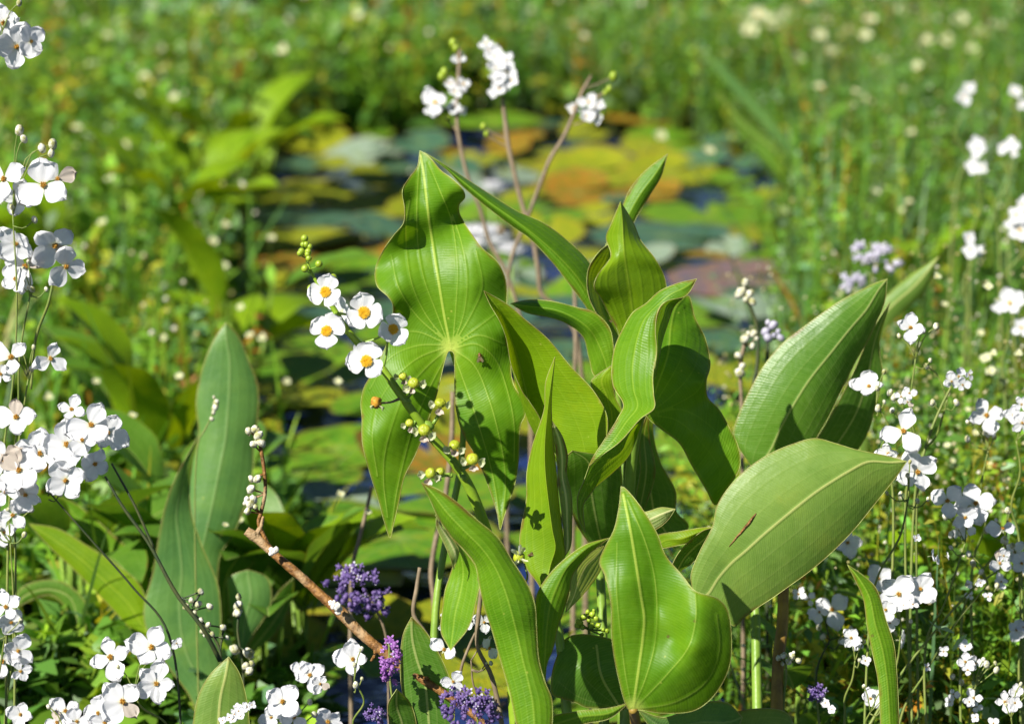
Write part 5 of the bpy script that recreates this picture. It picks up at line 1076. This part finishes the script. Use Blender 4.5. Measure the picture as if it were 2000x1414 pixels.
def tints(n, wts):
    w_ = np.array(wts, float); i = RNG.choice(len(PAL), n, p=w_ / w_.sum()); c = PAL[i] * RNG.uniform(.55, 1.45, (n, 1)); return np.clip(c, 0, 1)
def scatter(n, x0, x1, y0, y1, keep, spread=True):
    out = np.zeros((0, 2))
    while len(out) < n:
        q = np.column_stack([RNG.uniform(x0, x1, n * 2), y0 + (y1 - y0) * RNG.random(n * 2) ** 1.0]); q = q[keep(q[:, 0], q[:, 1])]; out = np.vstack([out, q])
    return out[:n]
def clumpy(x, y, f=3.0, ph=0.0):
    return .5 + .25 * np.sin(x * f * 2.1 + ph + 1.7 * np.sin(y * f * .9)) + .25 * np.sin(y * f * 1.3 - x * f * .7 + ph * 2)
fan = lambda x, y, m=.35: np.abs(x) < .20 * y + m
WL = [4, 4, 5, 4, .8, 1.6, 1.6, .5, .9]; WR = [4, 4, 3, 2, 3, 2.6, 1.3, .4, 1.2]; WF = [4, 4, 2.5, 1.8, 3, 4, 1.3, .8, 2.8]
# leafy marsh herbs: leaflets arranged along leaning stems
def herbs(name, label, n_st, region, hmax, wts, per=12, Ls=(.012, .03), Wr=.45, stem_w=.0016, hmin=.06, lean=.5):
    pos = region(int(n_st * 1.5)); g_ = clumpy(pos[:, 0] * 4, pos[:, 1] * 4, 2.0, 1.3); pos = pos[g_ + RNG.uniform(-.25, .25, len(pos)) > .34]; x, y = pos[:, 0], pos[:, 1]; n = len(pos)
    h = hmin + (hmax(x, y) - hmin) * (.35 + .65 * RNG.random(n)) * (.55 + .6 * clumpy(x, y)); h = np.clip(h, .03, 1)
    az = RNG.uniform(0, 6.28, n); el = np.radians(RNG.uniform(90 - 55 * lean, 90, n)); bend = RNG.uniform(.0, .25, n)
    p0 = np.column_stack([x, y, np.maximum(bank_h(x, y), -.02)])
    hue = tints(n, wts)
    blades(name + '_stem', p0, az, el, h, np.full(n, stem_w * 1.6), bend, hue * np.array([1.2, 1.0, .9]), None, nseg=3, shape='blade')
    k = per; t = np.tile(np.linspace(.25, 1, k), n); r = np.repeat(np.arange(n), k)
    d = np.column_stack([np.cos(el) * np.sin(az), np.cos(el) * np.cos(az), np.sin(el)])
    c = p0[r] + d[r] * (t * h[r])[:, None] - np.array([0, 0, 1.0]) * (bend[r] * t * t * h[r])[:, None]
    m = len(c); L = RNG.uniform(*Ls, m) * (1.15 - .5 * t)
    tt = hue[r] * RNG.uniform(.75, 1.3, (m, 1))
    blades(name, c, RNG.uniform(0, 6.28, m), np.radians(RNG.uniform(-15, 65, m)), L, L * Wr * RNG.uniform(.7, 1.3, m), RNG.uniform(0, .5, m), tt, label, nseg=2)
L_keep = lambda x, y: fan(x, y) & ~in_pond(x, y) & (x < 0) & (y < 5.9)
R_keep = lambda x, y: fan(x, y) & ~in_pond(x, y) & (x > 0) & (y < 5.9)
F_keep = lambda x, y: fan(x, y, .5) & ~in_pond(x, y)
herbs('left_bank_herbs', 'dense bright green marsh herbs covering the left bank', 3300, lambda n: scatter(n, -1.6, 0, 2.75, 5.9, L_keep), lambda x, y: np.clip(.10 + .10 * (y - 2.6), .08, .26), WL, 12, (.018, .050))
herbs('right_bank_herbs', 'fine yellow-green marsh herbs covering the right bank', 3600, lambda n: scatter(n, 0, 1.6, 2.75, 5.9, R_keep), lambda x, y: np.clip(.22 + .03 * (y - 2.6), .08, .30), WR, 14, (.012, .028))
herbs('far_herbs', 'mottled green marsh plants beyond the pond', 5200, lambda n: scatter(n, -3.0, 3.0, 5.3, 11.5, F_keep), lambda x, y: np.clip(.07 + .13 * (y - 5.3), .07, .26), WF, 8, (.04, .10), Wr=.5)
# long grass leaves mixed in
def grass(name, label, n, region, L, W_, wts, lean=35, bend=.35):
    pos = region(n); x, y = pos[:, 0], pos[:, 1]; n = len(pos)
    blades(name, np.column_stack([x, y, np.maximum(bank_h(x, y), -.02)]), RNG.uniform(0, 6.28, n), np.radians(RNG.uniform(90 - lean, 90, n)), RNG.uniform(*L, n), RNG.uniform(*W_, n), RNG.uniform(0, bend, n), tints(n, wts), label, nseg=6, shape='blade')
grass('left_bank_grass', 'soft blurred grass blades on the left bank', 2600, lambda n: scatter(n, -1.6, 0, 2.8, 5.9, L_keep), (.10, .28), (.004, .012), WL)
grass('right_bank_grass', 'soft blurred grass blades on the right bank', 2600, lambda n: scatter(n, 0, 1.6, 2.7, 5.9, R_keep), (.12, .34), (.003, .008), WR)
grass('far_grass', 'tall grass beyond the pond', 1800, lambda n: scatter(n, -3, 3, 6.3, 11.5, F_keep), (.15, .40), (.006, .018), WF)
# near thicket on the right, around the white flowers
T_keep = lambda x, y: (x > .135 + .10 * (y - 2.0)) & (x < .20 * y + .10) & ~((y < 2.10) & (x < .27))
herbs('near_thicket', 'tangled thin yellow-green stems and small leaves at the lower right', 1250, lambda n: scatter(n, .12, .75, 2.04, 2.8, T_keep), lambda x, y: np.clip(.15 + .30 * (x - .15) + .16 * (y - 2.0), .12, .34), [3,3,3,3,1,1.2,3,.5,.6], 16, (.010, .024), .45, .0014, .05, 1.0)
grass('near_thicket_grass', 'fine straw-coloured grass stems between the white flowers', 1000, lambda n: scatter(n, .12, .75, 2.02, 2.8, T_keep), (.16, .34), (.0014, .0045), [3,2,4,5,0,.5,6,.5,.3], 60, .6)
# near left undergrowth
N_keep = lambda x, y: (x < -.225 - .02 * (y - 2) + .06 * (y < 2.35)) & (x > -.20 * y - .1)
herbs('near_left_undergrowth', 'low dark green undergrowth at the lower left', 800, lambda n: scatter(n, -.75, -.05, 2.2, 2.9, N_keep), lambda x, y: np.clip(.10 + .05 * (y - 2.0), .06, .2), WL, 10, (.02, .05), .5, .002, .04)
grass('near_left_grass', 'curving grass leaves at the lower left', 260, lambda n: scatter(n, -.75, -.12, 2.25, 3.0, N_keep), (.10, .24), (.005, .014), WL, 60, .6)
# tiny seed heads and white specks as mass: too many to count
def specks(name, label, n, region, zr, size, colr, zf=None):
    pos = region(n); x, y = pos[:, 0], pos[:, 1]; n = len(pos); z = RNG.uniform(*zr, n) if zf is None else zf(x, y) * RNG.uniform(.5, 1.0, n)
    r = RNG.uniform(*size, n); c = np.column_stack([x, y, z])
    O = np.array([(1,0,0),(0,1,0),(-1,0,0),(0,-1,0),(0,0,1),(0,0,-1.)]); V = (c[:, None] + O[None] * r[:, None, None]).reshape(-1, 3)
    T_ = np.array([(0,1,4),(1,2,4),(2,3,4),(3,0,4),(1,0,5),(2,1,5),(3,2,5),(0,3,5)]); F = (T_[None] + (np.arange(n) * 6)[:, None, None]).reshape(-1, 3)
    ti = np.array(colr)[RNG.integers(0, len(colr), n)]
    o = link(name, mesh(name, V, F, VM, dict(tint=np.repeat(ti, 6, 0)))); o['kind'] = 'stuff'; o['label'] = label; o['category'] = 'seed heads'
CW = [(.75,.75,.70),(.62,.58,.40),(.5,.48,.2)]
specks('near_seed_heads', 'tiny pale seed heads sprinkled through the lower right thicket', 1100, lambda n: scatter(n, .12, .75, 2.04, 2.8, T_keep), (0, 1), (.0010, .0024), CW, lambda x, y: np.clip(.15 + .30 * (x - .15) + .16 * (y - 2.0), .12, .34) + .02)
specks('bank_seed_heads', 'tiny pale seed heads over the right bank', 550, lambda n: scatter(n, 0, 1.6, 2.8, 5.9, R_keep), (.08, .30), (.0015, .0035), CW)
specks('left_seed_heads', 'tiny pale seed heads over the left bank', 500, lambda n: scatter(n, -1.6, 0, 2.9, 5.4, L_keep), (.06, .24), (.0015, .0045), CW)
specks('far_seed_heads', 'tiny pale seed heads beyond the pond', 2200, lambda n: scatter(n, -2.2, 2.2, 5.4, 9, F_keep), (.10, .34), (.002, .0075), CW)

# ------------------------------------------------------------------ distant single flowers, one object each
def wf_mesh(i):
    mb = MB(); pm = PET['round'][i % 4]; co = np.array([v.co[:] for v in pm.vertices]); fc = [tuple(p.vertices) for p in pm.polygons]
    rg = random.Random(i); n = (4, 4, 5, 3)[i % 4]
    for k in range(n):
        m_ = np.array(Matrix.Rotation(6.283*k/n + rg.uniform(-.1,.1), 3, 'Z') @ Matrix.Rotation(-.2, 3, 'Y')); mb.add(co[::1] @ m_.T, fc, 0)
    v, f = ball_geo((0, 0, .05), .16, 7, 5); mb.add(v, f, 1)
    v, f = tube_geo([(0, 0, 0), (.1, 0, -2), (.0, .2, -6)], [.07, .08, .1], 4); mb.add(v, f, 2)
    me = mb.build('white_flower', [M['petal'], M['stamen'], M['stem_thin']]); return me
WF_M = [wf_mesh(i) for i in range(4)]
def dot(px, py, D, r, label, group):
    o = bpy.data.objects.new('white_flower', WF_M[random.randrange(4)]); col.objects.link(o)
    s_ = r * D / FPX; o.location = P(px, py, D); a = Vector((random.uniform(-.3,.3), random.uniform(-.75,-.2), .75)).normalized()
    o.rotation_euler = a.to_track_quat('Z', 'X').to_euler(); o.scale = (s_,) * 3
    props(o, label, 'white flower', group)
zones = [('pale flower disc in the left meadow', 'pale blurred discs of flowers at upper left', [(262,72,11),(232,45,13),(210,70,11),(312,95,12),(352,95,12),(165,45,12),(125,25,12),(175,125,9),(282,150,11),(272,190,11),(303,260,10),(245,285,11),(285,155,9),(340,190,10),(150,250,10),(95,210,10),(215,350,11),(200,435,11),(440,440,11),(415,472,12),(290,405,10),(350,320,9),(60,50,9),(420,20,10),(390,60,9)]),
 ('blurred white flower on the left bank', 'blurred white flowers on the left bank', [(435,520,12),(408,520,9),(512,660,10),(488,655,9),(258,812,10),(95,775,10),(188,745,8),(470,600,8),(530,465,9),(320,660,8),(560,745,8),(660,745,9),(350,735,9)]),
 ('blurred white bloom by the pond', 'blurred white flowers among the pads', [(665,965,9),(440,1025,7),(470,1015,7),(462,927,6),(460,1042,5),(1290,265,12),(1385,295,12),(1330,38,11),(552,98,13),(640,985,8),(720,1000,7),(1140,70,8),(1040,20,9),(880,30,9),(700,30,9)]),
 ('white flower among blurred grasses', 'blurred white flowers at upper right', [(1450,40,20),(1480,30,20),(1510,45,20),(1540,30,18),(1465,60,16),(1600,70,14),(1620,100,14),(1610,40,12),(1655,60,11),(1700,40,13),(1690,70,12),(1730,120,11),(1760,20,13),(1800,50,16),(1815,35,14),(1810,80,12),(1790,92,12),(1850,80,14),(1875,40,15),(1910,65,17),(1945,50,14),(1975,40,15),(1898,95,11),(1935,70,12),(1970,15,11),(1665,210,14),(1690,195,11),(1670,180,10),(1790,130,10),(1765,175,10),(1600,170,11),(1560,115,11),(1735,365,12),(1710,375,10),(1780,260,10),(1630,530,9),(1680,485,10),(1706,482,9),(1750,490,8),(1775,395,9),(1840,240,8),(1760,410,9),(1640,575,8)]),
 ('half blurred white flower among stems', 'small half-blurred white flowers at right', [(1930,560,10),(1925,700,13),(1935,725,11),(1940,690,9),(1830,540,9),(1845,595,8),(1915,650,8),(1890,800,7),(1905,845,8),(1870,830,8),(1850,870,8),(1860,900,7),(1960,745,9),(1990,690,9),(1820,790,7),(1985,960,8),(1790,800,6),(1825,1000,6),(1935,905,6),(1980,900,7)])]
rz = random.Random(11)
for lab, grp, pts in zones:
    for (x, y, r) in pts:
        # stand at a depth where the bank below carries the flower about 0.2 m above the ground
        q = G(x, y, rz.uniform(.14, .24)); D = (q - CAMV) @ FWD
        if 'half-blurred' in grp: D = min(D, rz.uniform(2.4, 2.8)); 
        if 'half blurred' in lab: D = rz.uniform(2.35, 2.7)
        size_ = 'tiny' if r < 9.5 else 'small' if r < 13 else 'larger'
        row = 'near the top edge' if y < 70 else 'a little below the top edge' if y < 200 else 'a quarter of the way down' if y < 420 else 'about halfway down' if y < 800 else 'below the middle'
        cx_ = 'far left' if x < 200 else 'left' if x < 420 else 'left of centre' if x < 800 else 'centre' if x < 1300 else 'right of centre' if x < 1650 else 'right' if x < 1850 else 'far right'
        dot(x, y, D, r * (1.15 if y < 150 and x > 1400 else 1.0), size_ + ' ' + lab + ', ' + row + ', ' + cx_, grp)

# ------------------------------------------------------------------ broad-leaved plants on the banks, each a thing with leaves
def broad_mesh(seed, L=.16, W_=.05, droop=.5):
    mb = MB(); rg = np.random.default_rng(seed); rows = []
    for i, t in enumerate(np.linspace(0, 1, 9)):
        w = W_ * .5 * math.sin(math.pi * (t * .93 + .05)) ** .75 if 0 < i < 8 else .001
        m_ = np.array([0.0, t * L, L * (.55 * t - droop * t * t)])
        rows.append(np.concatenate([m_ + (-w, 0, w * .35), m_, m_ + (w, 0, w * .35)]))
    loft_geo(mb, None, 0, 20, arr=rows, ruffle=.004, seed=seed, rim=False)
    return mb
BM = {}
for k, mt in (('bright', 'leaf_bright'), ('green', 'leaf_mid'), ('blue', 'leaf_blue')):
    BM[k] = [broad_mesh(60 + i, .16 + .02 * i, .075 + .015 * i, .3 + .2 * i).build('leaf', [M[mt], M['rim']]) for i in range(2)]
def petiole_mesh():
    v, f = tube_geo([(0, 0, 0), (0, .004, .5), (0, .015, 1.0)], [.0028, .0024, .0018], 6); return mesh('petiole', v, f, M['petiole'])
PT = petiole_mesh()
def broad_plant(x, y, h, n, kind, label, group, s=1.0, seed=0):
    rg = random.Random(seed); root = thing('broad_leaved_plant', (x, y, 0), label, 'leafy plant', group)
    for k in range(n):
        az = rg.random() * 6.28; hh = h * rg.uniform(.55, 1.1); lean = rg.uniform(.05, .35); ss = s * rg.uniform(.7, 1.2)
        top = Vector((math.sin(-az) * lean * hh * -1, math.cos(az) * lean * hh, hh))
        top = Matrix.Rotation(-az, 3, 'Z') @ Vector((0, lean * hh, hh))
        lf = link_local('leaf', rg.choice(BM[kind if rg.random() < .8 else 'green']), root, Matrix.Translation(top) @ Matrix.Rotation(-az, 4, 'Z') @ Matrix.Rotation(rg.uniform(-.2, .9), 4, 'X') @ Matrix.Scale(ss, 4))
        q = top.to_track_quat('Z', 'Y').to_matrix().to_4x4()
        pm = lf.matrix_basis.inverted() @ (q @ Matrix.Diagonal((1, 1, top.length, 1)))
        link_local('petiole', PT, lf, pm)
bp_ = [(150,640,'bright','broad bright-green plant on the left bank beside the shaded white flowers'),(330,560,'bright','mid-green leafy plant far left of the spike'),
 (460,380,'bright','light green broad-leaved plant near the upper left pond edge'),(400,480,'bright','broad-leaved plant at the left pond edge above the tall bluish leaf'),(520,330,'green','low leafy plant at the far left pond edge'),(480,760,'bright','leafy plant behind the tall bluish leaf'),(300,1000,'bright','leafy plant in front of the left undergrowth'),
 (1790,640,'bright','broad pale-green plant behind the lone tall white flower'),(1560,460,'green','leafy plant at the right pond edge'),(1900,420,'blue','bluish leafy plant deep in the right bank'),(1700,290,'blue','blue-green leafy plant in the upper right'),(1850,130,'blue','blue-green leafy plant near the upper right corner'),(650,200,'green','leafy plant beyond the pond at upper left')]
for i, (x, y, k, lab) in enumerate(bp_):
    q = G(x, y + 60, .0)
    if q[1] < 2.85: q = P(x, y, 2.95)
    broad_plant(q[0], max(q[1], 2.85), .15, 7, k, lab, 'broad-leaved plants on the banks', .62 if (x > 1400 or y < 350) else .85, i)
for i, (x, y, D, k, h, sc, lab) in enumerate([(150,1400,2.55,'green',.13,.7,'leafy plant behind the bottom left flower group'),
     (380,1400,2.6,'green',.15,.8,'leafy plant behind the four white flowers at the bottom'),(590,1330,2.55,'bright',.11,.7,'low broad-leaved plant left of the mauve flower head'),(520,1400,2.5,'green',.12,.6,'low leafy plant behind the bottom white cluster'),(1650,1330,2.35,'green',.14,.45,'leafy plant in the shade left of the sword-like blade'),
     (1820,1380,2.3,'bright',.15,.4,'small leafy plant right of the sword-like blade'),(1560,1400,2.2,'green',.12,.38,'small leafy plant at the foot of the ochre stem'),(1950,1300,2.4,'bright',.2,.4,'small leafy plant near the right edge of the thicket')]):
    q = P(x, y, D); broad_plant(q[0], q[1], h, 8, k, lab, 'broad-leaved plants near the clump', sc, 100 + i)
# long single blades leaning over the right bank
for i, (pts, D, w, k, lab) in enumerate([
   ([(1350,80),(1420,150),(1500,240),(1570,330),(1610,420)], 4.2, 11, 'leaf_blue', 'long blue-green blurred blade slanting from the top towards the right bank'),
   ([(1400,180),(1460,250),(1530,310),(1580,400)], 4.0, 9, 'leaf_mid', 'second slanting blurred blade just below the long blue-green one'),
   ([(1835,500),(1790,555),(1740,600),(1700,650),(1680,760)], 2.55, 22, 'leaf_pinnate', 'pale strap-shaped blade leaning right behind the upper oval leaf'),
   ([(690,150),(650,200),(600,250),(560,290),(540,340)], 5.6, 22, 'leaf_blue', 'blurred grey-green blade leaning over the far pond edge at left'),
   ([(395,180),(400,260),(430,330),(450,400)], 4.8, 16, 'leaf_bright', 'light green blurred blade standing in the left meadow'),
   ([(300,260),(310,310),(325,360),(350,430)], 4.2, 10, 'leaf_bright', 'narrow light green blurred blade in the left meadow')]):
    rows = [(pts[0][0], pts[0][1], 0)]
    for j, (x, y) in enumerate(pts[1:-1] + [pts[-1]]):
        a, b = pts[max(0, j)], pts[min(len(pts) - 1, j + 2)]; tx, ty = b[0] - a[0], b[1] - a[1]; l_ = math.hypot(tx, ty) or 1; nx_, ny_ = -ty / l_ * w, tx / l_ * w
        rows.append((x + nx_, y + ny_, .4, x, y, 0, x - nx_, y - ny_, .4))
    c_ = P(pts[-1][0], pts[-1][1], D); root = thing('long_blade', (c_[0], c_[1], 0), lab, 'grass blade')
    lx, ly = pts[-1]; gy_ = G_at(lx, D)[1]; rows.append((lx - w*.4, (ly+gy_)/2, 0, lx, (ly+gy_)/2, 0, lx + w*.4, (ly+gy_)/2, 0)); rows.append((lx, gy_, 0))
    mb = MB(); loft_geo(mb, rows, D, 40, rim=False, ruffle=.002); link('leaf', mb.build('leaf', [M[k]]), root)
